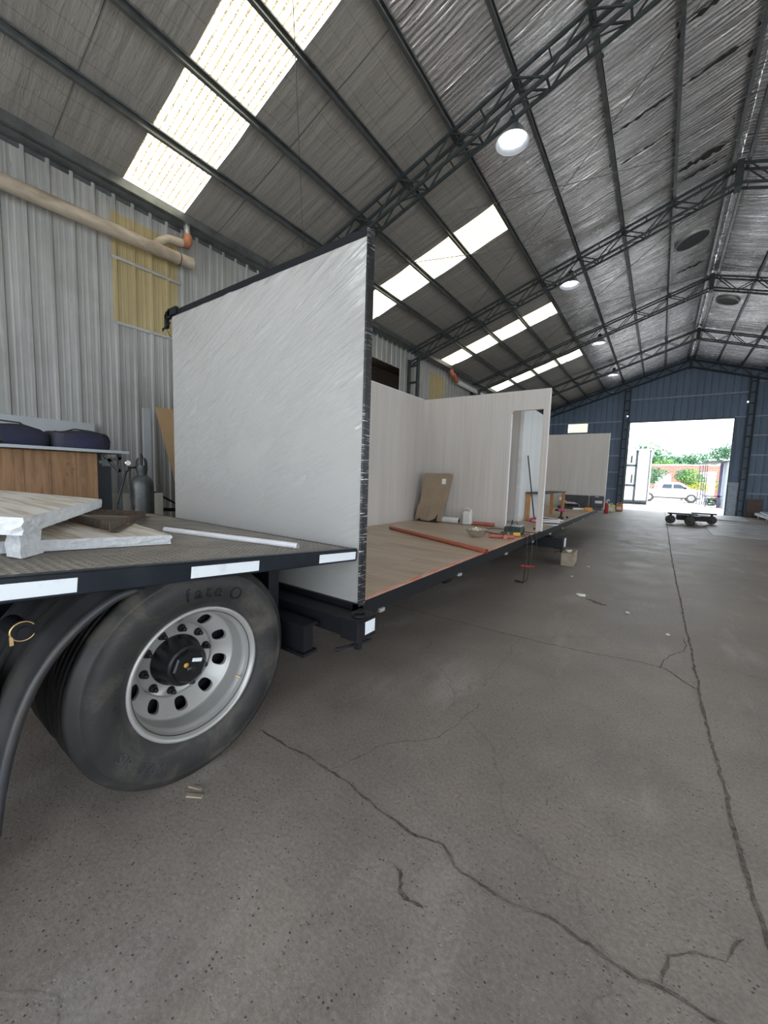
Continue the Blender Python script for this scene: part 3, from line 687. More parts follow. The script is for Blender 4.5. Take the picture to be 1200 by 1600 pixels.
lt = ['nearest and largest of the row', 'second of the row', 'third of the row', 'farthest of the row']
for i, (x, y) in enumerate(LP):
    o = lp if i == 0 else copy_tree(lp); o.location = (x, y, 6.85); o['label'] = 'lit round high-bay lamp under the left roof slope, ' + lt[i]; o['group'] = 'high-bay lamps'
# gutter pipes on the left wall
t_ = thing('drain_pipe', 'dirty cream drainpipe running along the upper left wall with a branch elbow', 'pipe', (-7.02, 3.8, 5.1))
wpart(MB().tube([(-7.02, YR, 5.07), (-7.02, 1.4, 5.07), (-7.02, 3.55, 5.13), (-7.02, 3.86, 5.15)], .098, 20, cap=False).tube([(-7.02, 3.84, 5.15), (-7.02, 3.60, 5.14)], .094, 20), 'pipe', 'pipecream', t_)
wpart(MB().tube([(-7.02, 3.62, 5.13), (-7.02, 3.635, 5.131)], .103, 20), 'joint_band', 'rust', t_)
wpart(MB().tube([(-7.02, 3.20, 5.14), (-7.02, 3.34, 5.28), (-7.02, 3.45, 5.37), (-7.02, 3.60, 5.40), (-7.02, 3.70, 5.42)], .066, 14, cap=False), 'branch', 'pipecream', t_)
wpart(MB().tube([(-7.02, 3.68, 5.42), (-7.02, 3.77, 5.44), (-7.03, 3.80, 5.50), (-7.05, 3.80, 5.60)], [.074, .076, .074, .07], 14, cap=False), 'elbow', basic('terracotta elbow', (.38, .16, .09), .55), t_)
wpart(MB().tube([(-7.05, 3.80, 5.58), (-7.08, 3.80, 5.86)], .05, 12), 'downspout', 'galv', t_)
t_ = thing('drain_pipe', 'pale drainpipe with a red elbow high on the wall beyond the second truss', 'pipe', (-7.0, 16, 5.45))
wpart(MB().tube([(-7.0, 14.75, 5.42), (-7.0, 17.6, 5.38)], .095, 14), 'pipe', 'pvcgrey', t_)
wpart(MB().tube([(-7.0, 14.8, 5.42), (-7.0, 14.55, 5.5), (-7.0, 14.42, 5.62), (-7.02, 14.3, 5.6), (-7.05, 14.25, 5.78)], .09, 12), 'elbow', basic('red elbow', (.42, .14, .09), .5), t_)
# ================================================================ MODULE ON LOWER DECK
DXR, DXL, DY0, DY1, DZ = -1.575, -3.97, 1.97, 14.3, .70
t_ = thing('module_platform', 'long low floor platform of a modular cabin with oak plank floor and black frame', 'platform', (-2.77, 8, 0))
wpart(MB().box(DXL, DXR - .03, DY0 + .06, DY1, DZ - .02, DZ), 'plank_floor', 'planks', t_)
mb = MB(); mb.box(DXR - .03, DXR, DY0 - .02, DY1, DZ - .115, DZ - .003); mb.box(DXR - .12, DXR - .03, DY0, DY1, DZ - .115, DZ - .105); mb.box(DXL, DXR, DY0 - .02, DY0 + .05, DZ - .13, DZ - .005)
mb.box(DXL, DXL + .03, DY0, DY1, DZ - .115, DZ - .003); mb.box(DXL, DXR, DY1 - .05, DY1, DZ - .115, DZ - .003)
y = 3.0
while y < DY1: mb.box(DXL, DXR - .03, y, y + .05, DZ - .11, DZ - .02); y += .6
wpart(mb, 'perimeter_frame', 'black', t_)
wpart(MB().box(DXR - .055, DXR - .004, DY0 + .05, 6.7, DZ - .001, DZ + .003), 'pink_tape', 'pink', t_)
wpart(MB().box(DXR - .03, DXR + .002, 6.9, DY1, DZ - .006, DZ + .004), 'edge_strip', 'aluminium', t_)
mb = MB()
for x in (-3.25, -2.55): mb.box(x - .06, x + .06, DY0 + .2, DY1, .3, .585); mb.box(x - .1, x + .1, DY0 + .2, DY1, .57, .585); mb.box(x - .1, x + .1, DY0 + .2, DY1, .3, .315)
for y in (5.2, 9.5, 13.6): mb.box(-3.35, -2.45, y - .1, y + .1, 0, .31)
wpart(mb, 'chassis_beams', 'black', t_)
for y in (2.2, 3.55, 5.0, 6.3, 7.5, 8.6, 9.9, 11.2, 12.6): wpart(MB().box(DXR - .01, DXR + .018, y, y + .06, DZ - .125, DZ - .10), 'edge_clip', 'galv', t_)
PT = 3.06
PLATFORM = t_
# film-wrapped end panel
t_ = thing('wrapped_wall_panel', 'large white wall panel wrapped in shiny wrinkled clear film, standing across the near end of the module', 'wall panel', (-2.77, 2.0, DZ))
mb = MB(); nx, nz = 90, 90; vs = []
rnd = random.Random(11)
for i in range(nx + 1):
    for j in range(nz + 1):
        u, v = i / nx, j / nz; a = u * 1.0 + v * 1.0
        d = .007 * max(0, math.sin((u * 1.5 - v * 2.9) * 26 + 2 * math.sin(u * 5 + v * 3))) * (v > .35) * min(1, (v - .35) * 3) * (0.5 + .5 * math.sin(u * 7 + v * 4 + 1))
        e = 1 if 0 < i < nx and 0 < j < nz else 0
        vs.append((DXL + .0 + (DXR - .005 - DXL) * u, 1.975 - d * e, DZ - .01 + (PT - .035 - DZ + .01) * v))
mb.add(vs, [(i * (nz + 1) + j, (i + 1) * (nz + 1) + j, (i + 1) * (nz + 1) + j + 1, i * (nz + 1) + j + 1) for i in range(nx) for j in range(nz)], 0, True)
wpart(mb, 'film_face', 'film', t_)
wpart(MB().box(DXL, DXR - .006, 1.985, 2.035, DZ - .01, PT - .04), 'core', 'panel', t_)
wpart(MB().rbox(DXR - .010, DXR + .006, 1.968, 2.042, DZ - .03, PT + .0, .006), 'edge_trim', 'edge', t_)
mb = MB(); mb.box(DXL - .005, DXR, 1.972, 2.05, PT - .05, PT - .01); mb.box(DXL - .005, DXR + .0, 1.975, 2.04, PT - .012, PT + .004)
x = DXL + .2
while x < DXR: mb.blob((x, 1.985 + random.uniform(0, .03), PT - .005), (.03, .012, random.uniform(.005, .014)), 4, .4, 0, int(x * 99)); x += .13
wpart(mb, 'top_trim', 'black', t_)
# G clamp on the left end
t_ = thing('clamp', 'black screw clamp gripping the top left corner of the film-wrapped panel', 'clamp', (-3.98, 2.0, 2.95))
mb = MB(); mb.box(-4.02, -3.86, 1.955, 1.985, 3.02, 3.085); mb.box(-4.06, -3.98, 1.955, 1.985, 3.0, 3.07); mb.box(-4.08, -4.04, 1.955, 1.985, 2.92, 3.05)
wpart(mb, 'jaw', 'black', t_)
wpart(MB().tube([(-4.12, 1.96, 2.915), (-3.98, 1.96, 2.955)], .009, 8).tube([(-4.13, 1.96, 2.93), (-4.12, 1.96, 2.90)], .006, 6).tube([(-4.06, 1.96, 2.92), (-4.02, 1.97, 2.86), (-3.98, 1.97, 2.82)], .003, 6), 'screw', 'black', t_)
# long left wall of the module
t_ = thing('side_wall_panel', 'pale wood-grain side wall along the left edge of the module', 'wall panel', (DXL, 8, DZ))
wpart(MB().box(DXL, DXL + .05, 2.04, DY1, DZ, PT), 'panel', 'panel', t_)
mb = MB(); mb.box(DXL - .002, DXL + .052, 2.04, DY1, PT, PT + .012); wpart(mb, 'top_cap', 'pvcgrey', t_)
# partition with doorway
PY = 6.83
t_ = thing('partition_panel', 'pale wood-grain partition wall with a doorway, across the middle of the module', 'partition', (-2.8, PY, DZ))
dx0, dx1, dzt = -2.18, -1.66, 2.73
mb = MB()
rr = .05; arc = [(dx0 + rr - rr * math.cos(a * math.pi / 12), dzt - rr + rr * math.sin(a * math.pi / 12)) for a in range(7)]
out = [(DXL + .05, DZ), (dx0, DZ)] + arc + [(dx1, dzt), (dx1, DZ), (DXR + .02, DZ), (DXR + .02, PT), (DXL + .05, PT)]
# split into convex pieces
mb.box(DXL + .05, dx0, PY, PY + .05, DZ, PT); mb.box(dx1, DXR + .01, PY, PY + .05, DZ, PT)
top = arc + [(dx1, dzt), (dx1, PT), (dx0, PT)]; mb.prism(top, PY, PY + .05, 'XZ')
wpart(mb, 'panel', 'panel', t_)
mb = MB(); mb.box(dx0 - .004, dx0 + .004, PY - .003, PY + .053, DZ, dzt - rr); mb.box(DXR + .008, DXR + .014, PY - .002, PY + .052, DZ, PT)
wpart(mb, 'edge_trim', 'white', t_)
wpart(MB().box(-3.08, -3.076, PY - .004, PY, DZ, PT), 'panel_joint', 'pvcgrey', t_)
# second partition, far end
t_ = thing('partition_panel', 'plain pale wood-grain partition at the far end of the module', 'partition', (-2.6, 14.1, DZ))
wpart(MB().box(DXL + .05, -1.39, 14.1, 14.15, DZ, 3.10), 'panel', 'panel', t_)
wpart(MB().box(-1.392, -1.38, 14.095, 14.155, DZ, 3.10), 'edge_trim', 'white', t_)
# washroom walls seen through the doorway
t_ = thing('washroom_walls', 'whitish smeared panels of a small room seen through the partition doorway', 'wall panel', (-2.9, 8.8, DZ))
wpart(MB().box(DXL + .06, -2.36, 8.0, 8.05, DZ, PT), 'end_panel', 'panel', t_)
wpart(MB().box(-2.36, -2.31, 8.0, 9.7, DZ, PT), 'long_panel', 'panelw', t_)
wpart(MB().box(-2.309, -2.306, 8.62, 8.64, DZ, PT).box(-2.37, -2.3, 7.99, 8.01, DZ, PT), 'joint_strip', 'pvcgrey', t_)
single(MB().rbox(-2.86, -2.54, 7.86, 7.9, DZ, 2.35, .01), 'dark_gap_panel', 'black', 'narrow black panel put in for the dark gap just inside the partition doorway', 'dark panel')  # black slab added where the doorway shows only a shaded gap
# ================================================================ FRONT TRAILER
FS = -math.atan(.083)
FO = Vector((-1.60, 1.955, 1.065))
FM = Matrix.Translation(FO) @ Matrix.Rotation(FS, 4, 'X')
t_ = thing('flatbed_trailer', 'black flatbed trailer with diamond plate deck, white reflective strips and a big silver-rimmed wheel', 'trailer', FO, (FS, 0, 0))
mb = MB(); mb.box(-2.80, 0, -3.4, 0, -.012, -.001)
# raised lozenges
p = .034; i = 0; yv = -2.0
while yv < -.01:
    xv = -2.79 + (p / 2 if i % 2 else 0)
    while xv < -.01:
        s_ = 1 if (i % 2) else -1; L, w_ = .0135, .0045; c, d = .7071 * L, .7071 * w_
        a = (xv + c, yv + s_ * c); b = (xv - c, yv - s_ * c); e = (xv - d, yv + s_ * d); g = (xv + d, yv - s_ * d)
        k0 = len(mb.v); mb.v += [(a[0], a[1], 0), (e[0], e[1], 0), (b[0], b[1], 0), (g[0], g[1], 0), (xv, yv, .0032)]
        for q in ((0, 1, 4), (1, 2, 4), (2, 3, 4), (3, 0, 4)): mb.f.append(tuple(k0 + z for z in q)); mb.mi.append(0); mb.sm.append(False)
        xv += p
    yv += p / 2; i += 1
mb.build('deck_plate', 'deckplate', t_)
mb = MB(); mb.rbox(-.035, .012, -3.4, .008, -.078, .004, .005); mb.rbox(-2.83, -2.79, -3.4, .008, -.078, .004, .004); mb.rbox(-2.80, -.03, -.03, .008, -.075, .002, .004)
mb.build('edge_rail', 'deckedge', t_)
mb = MB(); y = -2.2
while y < -.2: mb.box(-2.8, -.04, y, y + .05, -.075, -.013); y += .5
for x in (-2.0, -.95): mb.box(x - .05, x + .05, -3.4, -.05, -.3, -.075)
mb.build('frame_beams', 'black', t_)
for (y0, y1) in ((-2.5, -2.16), (-1.84, -1.50), (-1.105, -.762), (-.34, -.008)):
    mb = MB(); mb.rbox(.012, .0145, y0, y1, -.066, -.016, .001); mb.build('reflective_strip', 'tape', t_)
TRAILER = t_
PINV = FM.inverted()
def sub(name, loc, rot=(0, 0, 0), scale=1.0):
    '''a part of the trailer that has parts of its own; placed in level world coordinates'''
    o = bpy.data.objects.new(name, None); COL.objects.link(o); o.parent = TRAILER; o.empty_display_size = .1
    from mathutils import Euler
    o.matrix_local = PINV @ Matrix.Translation(loc) @ Euler(rot).to_matrix().to_4x4() @ Matrix.Scale(scale, 4)
    return o
def wsub(mb, name, mats, par, loc):
    return mb.shift((-loc[0], -loc[1], -loc[2])).build(name, mats, par)
# chassis under the trailer's tail
CL = (-2.7, 1.2, 0); t_ = sub('chassis', CL)
mb = MB(); mb.box(-2.62, -2.52, -1.5, 1.62, .55, .82); mb.box(-3.6, -3.5, -1.5, 1.62, .55, .82); mb.box(-3.6, -2.5, 1.5, 1.62, .5, .97); mb.box(-2.5, -1.98, 1.56, 1.64, .55, 1.0)
mb.box(-2.52, -1.98, 1.62, 1.70, .55, .6)
wsub(mb, 'frame', 'black', t_, CL)
mb = MB(); mb.tube([(-3.9, 1.0, .53), (-2.2, 1.0, .53)], .07, 14); mb.box(-2.75, -2.45, .5, 1.5, .4, .5); mb.tube([(-2.6, 1.35, .5), (-2.6, 1.35, .8)], .1, 14); mb.box(-2.6, -2.05, 1.25, 1.62, .60, .64)
wsub(mb, 'axle', 'black', t_, CL)
mb = MB(); mb.box(-2.7, -1.70, 1.60, 1.72, .60, .62); mb.box(-2.7, -1.72, 1.62, 1.70, .43, .60); mb.box(-2.7, -1.70, 1.60, 1.72, .42, .44); wsub(mb, 'cross_member', 'black', t_, CL)
# ---- wheel
def sector_holes(mb, n, r0, r1, rh0, rh1, xf_, hw, depth, K=32):
    """ring from r0 to r1 with n oval hand holes"""
    for s in range(n):
        ac = 2 * math.pi * (s + .5) / n; half = math.pi / n; rc = (rh0 + rh1) / 2; hr = (rh1 - rh0) / 2
        inn, outb, deep = [], [], []
        for q in range(K):
            t = 2 * math.pi * q / K; ct, st = math.cos(t), math.sin(t)
            e = 2.6; ex = math.copysign(abs(ct) ** (2 / e), ct); ey = math.copysign(abs(st) ** (2 / e), st)
            a = ac + hw * ex; r = rc + hr * ey; inn.append((a, r))
            m = max(abs(ct), abs(st)); bx, by = ct / m, st / m
            outb.append((ac + half * bx, (r0 + r1) / 2 + (r1 - r0) / 2 * by))
        def P(a, r, d=0): return (xf_(r) - d, r * math.cos(a), r * math.sin(a))
        vs = []
        for ring in range(4):
            f = ring / 3
            for (a1, q1), (a2, q2) in zip(inn, outb): vs.append(P(a1 + (a2 - a1) * f, q1 + (q2 - q1) * f))
        fs = [(r_ * K + j, (r_ + 1) * K + j, (r_ + 1) * K + (j + 1) % K, r_ * K + (j + 1) % K) for r_ in range(3) for j in range(K)]
        mb.add(vs, fs, 0, True)
        vs = [P(a, r) for a, r in inn] + [P(a, r, depth) for a, r in inn]
        mb.add(vs, [(j, (j + 1) % K, K + (j + 1) % K, K + j) for j in range(K)], 0, True)
def tyre_mesh(RT=.53, WT=.27):
    mb = MB(); hw = WT / 2
    prof = [(.292, -.035), (.305, -.022), (.318, -.018), (.335, -.02), (.345, -.014), (.39, -.004), (.42, .0), (.45, -.002), (.478, -.012), (.484, -.0085), (.490, -.015), (.505, -.024), (.514, -.0335), (.520, -.036)]
    rt = RT
    tread = [(.5245, -.042)]
    xs = -.046
    ribs = [(.028, .0), (.007, -.013), (.033, 0), (.007, -.013), (.034, 0), (.007, -.013), (.033, 0), (.007, -.013), (.028, 0)]
    for w_, d in ribs:
        tread.append((rt + d - (.0015 if d == 0 else 0), xs)); xs -= w_; tread.append((rt + d - (.0015 if d == 0 else 0), xs))
    back = [(r, -.276 - h) for r, h in reversed(prof)]
    back = [(r, h) for r, h in back]
    mb.lathe(prof + tread + back, axis='X', n=120)
    return mb
def raised_text(s, radius, centre_deg, size, x, parent, name, flip=False, font_extr=.004, ratio=.78, mat='blackrub'):
    """characters laid round the sidewall; angle 0 = up, positive towards +Y"""
    mbs = MB(); n = len(s); adv = size * ratio / radius
    for i, ch in enumerate(s):
        if ch == ' ': continue
        cu = bpy.data.curves.new('t', 'FONT'); cu.body = ch; cu.size = size; cu.align_x = 'CENTER'; cu.extrude = font_extr; cu.resolution_u = 3
        o = bpy.data.objects.new('t', cu); COL.objects.link(o); bpy.context.view_layer.update()
        me = bpy.data.meshes.new_from_object(o.evaluated_get(bpy.context.evaluated_depsgraph_get()))
        a = R(centre_deg) + (i - (n - 1) / 2) * adv * (-1 if flip else 1)
        vs = []
        for v in me.vertices:
            u, w_ = v.co.x, v.co.y
            if flip: u, w_ = -u, -w_
            lx, lz = u, radius + w_
            vs.append((x + v.co.z, lx * math.cos(a) + lz * math.sin(a), -lx * math.sin(a) + lz * math.cos(a)))
        MB().add(vs, [tuple(p_.vertices) for p_ in me.polygons]).build(name, mat, parent); bpy.data.objects.remove(o); bpy.data.curves.remove(cu); bpy.data.meshes.remove(me)
def wheel(loc, label, full=True, camber=0.0):
    w = sub('wheel', loc, (0, 0, 0), 1.025)
    ty = tyre_mesh().build('tyre', 'tyre', w)
    if full:
        raised_text('fate O', .372, 10, .092, -.004, w, 'raised_letter', mat='black', ratio=.52)
        raised_text('SR-200', .440, -138, .060, -.001, w, 'raised_letter', flip=True)
        raised_text('295/80R22.5', .36, -75, .026, -.010, w, 'raised_letter', mat='tyre')
        mb = MB()
        for a0 in (-160, -150, 100, 40): 
            for q in range(5): mb.lathe([(.372 + q * .012, -.0085 + q * .001), (.375 + q * .012, -.0065 + q * .001), (.378 + q * .012, -.0085 + q * .001)], axis='X', n=10, a0=R(a0), a1=R(a0 + 18))
        mb.build('sidewall_ridges', 'tyre', w)
    rm = MB()
    rm.lathe([(.318, -.030), (.322, -.018), (.318, -.011), (.309, -.010), (.302, -.016), (.296, -.030), (.290, -.05), (.288, -.058), (.286, -.062), (.279, -.075), (.277, -.088), (.276, -.155), (.272, -.166), (.265, -.170)], axis='X', n=96)
    xf__ = lambda r: -.160 - .012 * min(1, max(0, (.256 - r) / .05)) - (.01 if r < .19 else .01 * max(0, (.2 - r) / .01) if r < .2 else 0)
    sector_holes(rm, 10, .190, .265, .199, .256, lambda r: -.170 - .062 * (.265 - r) / .075, .135, .02)
    rm.lathe([(.190, -.232), (.186, -.238), (.182, -.242), (.10, -.242)], axis='X', n=80)
    ro = rm.build('rim', 'rim', w)
    dk = MB().lathe([(.276, -.262), (.09, -.262)], axis='X', n=48); dk.build('brake_drum', 'black', w)
    if full:
        for k_ in range(10):
            a = 2 * math.pi * (k_ + .2) / 10; c = (-.242, .160 * math.cos(a), .160 * math.sin(a)); nb_ = MB()
            nb_.lathe([(.021, 0), (.021, .004), (.0001, .004)], c, 'X', 16, smooth=False); nb_.lathe([(.0165, .004), (.0165, .024), (.0, .024)], c, 'X', 6, smooth=False); nb_.lathe([(.010, .024), (.010, .042), (.0, .043)], c, 'X', 10)
            nb_.build('wheel_nut', 'hub', w)
        hb = MB(); hb.lathe([(.128, -.242), (.128, -.225), (.116, -.218), (.112, -.17), (.106, -.165), (.104, -.135), (.098, -.128)], axis='X', n=40); hb.lathe([(.098, -.128), (.088, -.122), (.001, -.122)], axis='X', n=40, smooth=False)
        h = hb.build('hub', 'hub', w)
        cp = MB(); cp.lathe([(.084, -.122), (.084, -.106), (.076, -.098), (.001, -.098)], axis='X', n=8, smooth=False); cp.lathe([(.022, -.098), (.022, -.092), (0, -.090)], (0, .0, -.01), 'X', 14)
        cp.build('hub_cap', 'hub', w)
        MB().lathe([(.012, -.098), (.012, -.0955), (0, -.0955)], (0, -.022, .018), 'X', 16).build('yellow_plug', 'yellow', w)
        mb = MB(); mb.rbox(-.098, -.0965, -.002, .05, .026, .044, .0005); mb.xf(Matrix.Rotation(R(-18), 4, 'X')).build('sticker', 'tape', w)
        MB().tube([(-.05, .22, -.12), (-.03, .235, -.13)], .005, 6).build('valve', 'brass', w)
    return w
WY = 1.0
w1 = wheel((-1.785, WY, .543), 'big truck wheel with silver rim and black hub under the flatbed edge, outer of the pair', True, R(-4))
w2 = wheel((-2.14, WY, .543), 'inner twin wheel hidden behind the big silver-rimmed truck wheel', False)
w3 = wheel((-1.82, -.22, .543), 'next truck wheel at the left picture edge, behind the fender', True)
# ---- fender: grooved arc round the wheel's leading side
FL = (-2.05, WY, .53); t_ = sub('fender', FL)
mb = MB(); path = [(.70, 1.055), (.62, 1.045), (.52, .985), (.43, .90), (.36, .80), (.31, .68), (.275, .55), (.25, .42), (.235, .30)]
pp = []
for i in range(len(path) - 1):
    for q in range(4): f = q / 4; pp.append((path[i][0] * (1 - f) + path[i + 1][0] * f, path[i][1] * (1 - f) + path[i + 1][1] * f))
pp.append(path[-1])
for _ in range(3): pp = [pp[0]] + [((a[0] + 2 * b[0] + c[0]) / 4, (a[1] + 2 * b[1] + c[1]) / 4) for a, b, c in zip(pp, pp[1:], pp[2:])] + [pp[-1]]
prof = [(-1.72, -.022), (-1.715, .0), (-1.73, .008), (-1.745, .004), (-1.76, .0), (-1.80, .004), (-1.835, .022), (-1.85, .024), (-1.90, .022), (-1.93, .008), (-1.96, .002), (-1.99, .012), (-2.02, .012), (-2.05, .0), (-2.08, .012), (-2.11, .012), (-2.14, 0), (-2.17, .012), (-2.20, .012), (-2.23, 0), (-2.26, .012), (-2.32, .012), (-2.38, 0), (-2.40, -.02)]
vs = []
for i, (y, z) in enumerate(pp):
    a = pp[max(0, i - 1)]; b = pp[min(len(pp) - 1, i + 1)]; dy, dz = b[0] - a[0], b[1] - a[1]; L = math.hypot(dy, dz); ny, nz_ = dz / L, -dy / L
    if ny > 0: ny, nz_ = -ny, -nz_
    for x, d in prof: vs.append((x, y + ny * d, z + nz_ * d))
P_ = len(prof)
mb.add(vs, [(i * P_ + j, i * P_ + j + 1, (i + 1) * P_ + j + 1, (i + 1) * P_ + j) for i in range(len(pp) - 1) for j in range(P_ - 1)], 0, True)
fo = wsub(mb, 'shell', 'blackrub', t_, FL); sol = fo.modifiers.new('s', 'SOLIDIFY'); sol.thickness = .006
# round marker with brass ring
FL = (-1.7, .335, 1.0); t_ = sub('side_fitting', FL)
wsub(MB().tube([(-1.80, .325, 1.0), (-1.69, .335, .995)], .03, 20).tube([(-1.69, .335, .995), (-1.68, .336, .995)], .018, 16), 'fitting_body', 'black', t_, FL)
mb = MB(); mb.lathe([(.032, 0), (.036, .004), (.032, .008), (.03, .004), (.032, 0)], (-1.70, .335, .995), 'X', 24, a0=R(30), a1=R(330)); mb.box(-1.70, -1.692, .30, .31, .955, .985); wsub(mb, 'ring', 'brass', t_, FL)
# outriggers
def outrigger(y0, y1, z0, z1, xe, par):
    loc = (xe, (y0 + y1) / 2, z0)
    if par is TRAILER: t_ = sub('outrigger', loc)
    else:
        t_ = bpy.data.objects.new('outrigger', None); COL.objects.link(t_); t_.parent = par; t_.location = Vector(loc) - par.location
    ym = (y0 + y1) / 2
    mb = MB(); mb.box(-3.7, xe - .13, y0 + .015, y1 - .015, z0 + .01, z1 - .015); wsub(mb, 'beam', 'black', t_, loc)
    mb = MB(); mb.rbox(xe - .14, xe, y0, y1, z0, z1, .004); mb.box(xe - .14, xe, y0 - .012, y1 + .012, z1 - .008, z1 + .004)
    wsub(mb, 'end_box', 'black', t_, loc)
    mb = MB(); c = (xe - .065, ym, z1 + .005); mb.lathe([(.05, 0), (.05, .008), (.035, .008), (.035, 0)], c, 'Z', 20); wsub(mb, 'lifting_eye', 'black', t_, loc)
    mb = MB(); mb.box(xe, xe + .0015, ym - .02, y1 - .012, z0 + .03, z1 - .02); wsub(mb, 'label_plate', 'tape', t_, loc)
    mb = MB(); mb.box(xe - .04, xe - .005, y0 + .015, y0 + .05, z0 - .05, z0); mb.tube([(xe - .10, y0 - .07, z0 - .04), (xe - .02, y1 - .02, z0 - .035)], .008, 8); mb.tube([(xe - .105, y0 - .077, z0 - .04), (xe - .09, y0 - .06, z0 - .04)], .013, 8)
    wsub(mb, 'lock_pin', 'black', t_, loc)
outrigger(1.755, 1.935, .545, .675, -1.40, TRAILER)
outrigger(7.45, 7.75, .33, .54, -1.33, PLATFORM)
# ================================================================ THINGS ON THE FLATBED
def fz(y): return 1.065 + .083 * (1.955 - y)
def jag(mb_pts, z0, z1, seed, mi_top=0, mi_side=1, step=.05, j=.006, rough=.006):
    """slab outline with a broken foam edge; z as functions of y"""
    rnd = random.Random(seed); out = []
    for a, b in zip(mb_pts, mb_pts[1:] + mb_pts[:1]):
        n = max(1, int(math.dist(a, b) / step))
        for i in range(n): out.append((a[0] + (b[0] - a[0]) * i / n, a[1] + (b[1] - a[1]) * i / n))
    n = len(out); lv = 5; vs = []
    for l in range(lv):
        f = l / (lv - 1)
        for (x, y) in out:
            k_ = j if 0 < l < lv - 1 else j * .4
            vs.append((x + rnd.uniform(-k_, k_), y + rnd.uniform(-k_, k_), z0(x, y) * (1 - f) + z1(x, y) * f + (rnd.uniform(-rough, rough) * .4 if 0 < l < lv - 1 else 0)))
    mb = MB(); mb.add(vs, [(l * n + i, l * n + (i + 1) % n, (l + 1) * n + (i + 1) % n, (l + 1) * n + i) for l in range(lv - 1) for i in range(n)], mi_side)
    mb.add(vs[-n:], [tuple(range(n))], mi_top); mb.add(vs[:n], [tuple(range(n))[::-1]], mi_top); return mb
single(jag([(-2.13, -.35), (-2.06, .36), (-2.14, 1.04), (-2.77, 1.12), (-3.4, .5), (-3.4, -.35)], lambda x, y: fz(y) + .004, lambda x, y: fz(y) + .052, 3, step=.03), 'foam_slab', ['slab', 'foam'],
       'lower white foam-cored slab with streaky face, lying flat on the diamond plate', 'foam slab')
single(jag([(-1.92, .385), (-1.99, .36), (-2.10, .43), (-2.03, .475)], lambda x, y: fz(y) + .054 if x < -2.06 else fz(y) + .004, lambda x, y: fz(y) + .105, 5, 1, 0, .02), 'foam_block', ['foam', 'foam'],
       'small white foam offcut wedged under the corner of the upper slab', 'foam block')
def uz(x, y): return fz(y) + .108 + .0 * x
single(jag([(-1.78, .365), (-3.55, 1.20), (-4.45, .80), (-3.0, -.25), (-1.95, .1)], uz, lambda x, y: uz(x, y) + .062, 7, step=.03), 'foam_slab', ['slab', 'foam'],
       'upper white foam-cored slab, propped tilted on top of the lower slab', 'foam slab')
# rusty angle-iron frame
t_ = thing('angle_iron_frame', 'rusty brown angle-iron frame lying across the lower foam slab', 'steel frame', (-3, 1.1, 1.2))
def F(x, y, h): return (x, y, fz(y) + h)
mb = MB()
def angle(mb, a, b, w=.045):
    mb.bar(a, b, .004, w, (0, 0, 1)); a2 = Vector(a) + Vector((0, .02, -w / 2)); b2 = Vector(b) + Vector((0, .02, -w / 2)); mb.bar(a2, b2, .045, .004, (0, 0, 1))
angle(mb, F(-3.75, 1.60, .045), F(-2.28, .80, .085)); wpart(mb, 'long_bar', 'rust', t_)
mb = MB(); angle(mb, F(-2.36, .83, .08), F(-2.95, .82, .08)); wpart(mb, 'cross_bar', 'rust', t_)
mb = MB(); angle(mb, F(-3.70, 1.55, .05), F(-3.6, 1.0, .07)); wpart(mb, 'cross_bar', 'rust', t_)
# tubes
single(MB().tube([F(-1.74, 1.585, .019), F(-2.72, 1.28, .019)], .018, 14, cap=False).tube([F(-1.742, 1.585, .019), F(-2.72, 1.28, .019)], .014, 14, cap=False), 'tube', 'pvcgrey', 'long pale grey round tube lying along the flatbed beside the foam slabs', 'tube')
mb = MB(); angle(mb, F(-1.85, 1.67, .012), F(-2.9, 1.37, .012), .022); single(mb, 'steel_bar', 'rust', 'thin brown steel angle bar lying behind the pale tube', 'steel bar')
# ================================================================ BY THE LEFT WALL
t_ = thing('gas_cylinder', 'dark grey welding gas cylinder with a valve guard, standing behind the flatbed', 'gas cylinder', (-4.87, 2.05, 0))
mb = MB().lathe([(.001, .0), (.11, .0), (.118, .01), (.118, 1.34), (.112, 1.39), (.09, 1.435), (.06, 1.46), (.045, 1.47), (.045, 1.5), (.0, 1.5)], n=32); mb.build('body', 'cylinder', t_)
mb = MB().lathe([(.052, 1.47), (.052, 1.50), (.060, 1.52), (.060, 1.58)], n=20)
for a in (20, 200): mb.lathe([(.060, 1.575), (.058, 1.63), (.045, 1.66), (.02, 1.67)], n=6, a0=R(a), a1=R(a + 110))
mb.build('valve_guard', 'cylinder', t_)
MB().tube([(0, 0, 1.5), (0, 0, 1.70)], .012, 8).tube([(-.005, -.01, 1.69), (.005, .01, 1.70)], .02, 8).tube([(0, 0, 1.56), (0, -.14, 1.55)], .012, 8).build('valve', 'hub', t_)
g_ = MB().lathe([(.001, .015), (.03, .015), (.032, 0), (.032, -.02), (.001, -.022)], (0.03, -.155, 1.60), 'X', 20).build('gauge', 'chrome', t_)
MB().lathe([(.026, .0165), (.001, .0165)], (0.03, -.155, 1.60), 'X', 20).build('dial', 'white', g_)
MB().tube([(0, -.12, 1.54), (.02, -.17, 1.5), (.04, -.22, 1.35), (.05, -.28, 1.15), (.1, -.33, .9), (.1, -.3, .5)], .011, 8).tube([(0, -.12, 1.54), (.02, -.14, 1.42), (.05, -.14, 1.2), (.04, -.10, .9)], .010, 8).build('hose', 'hose', t_)
t_ = thing('timber_crate', 'tall crate of dark brown planks by the left wall, carrying blue bags', 'crate', (-5.6, .7, 0))
wpart(MB().rbox(-5.9, -5.1, -.6, 1.70, .0, 1.70, .008), 'plank_box', 'crate', t_)
wpart(MB().box(-5.92, -4.98, -.6, 1.97, 1.705, 1.735), 'top_sheet', 'greysheet', t_)
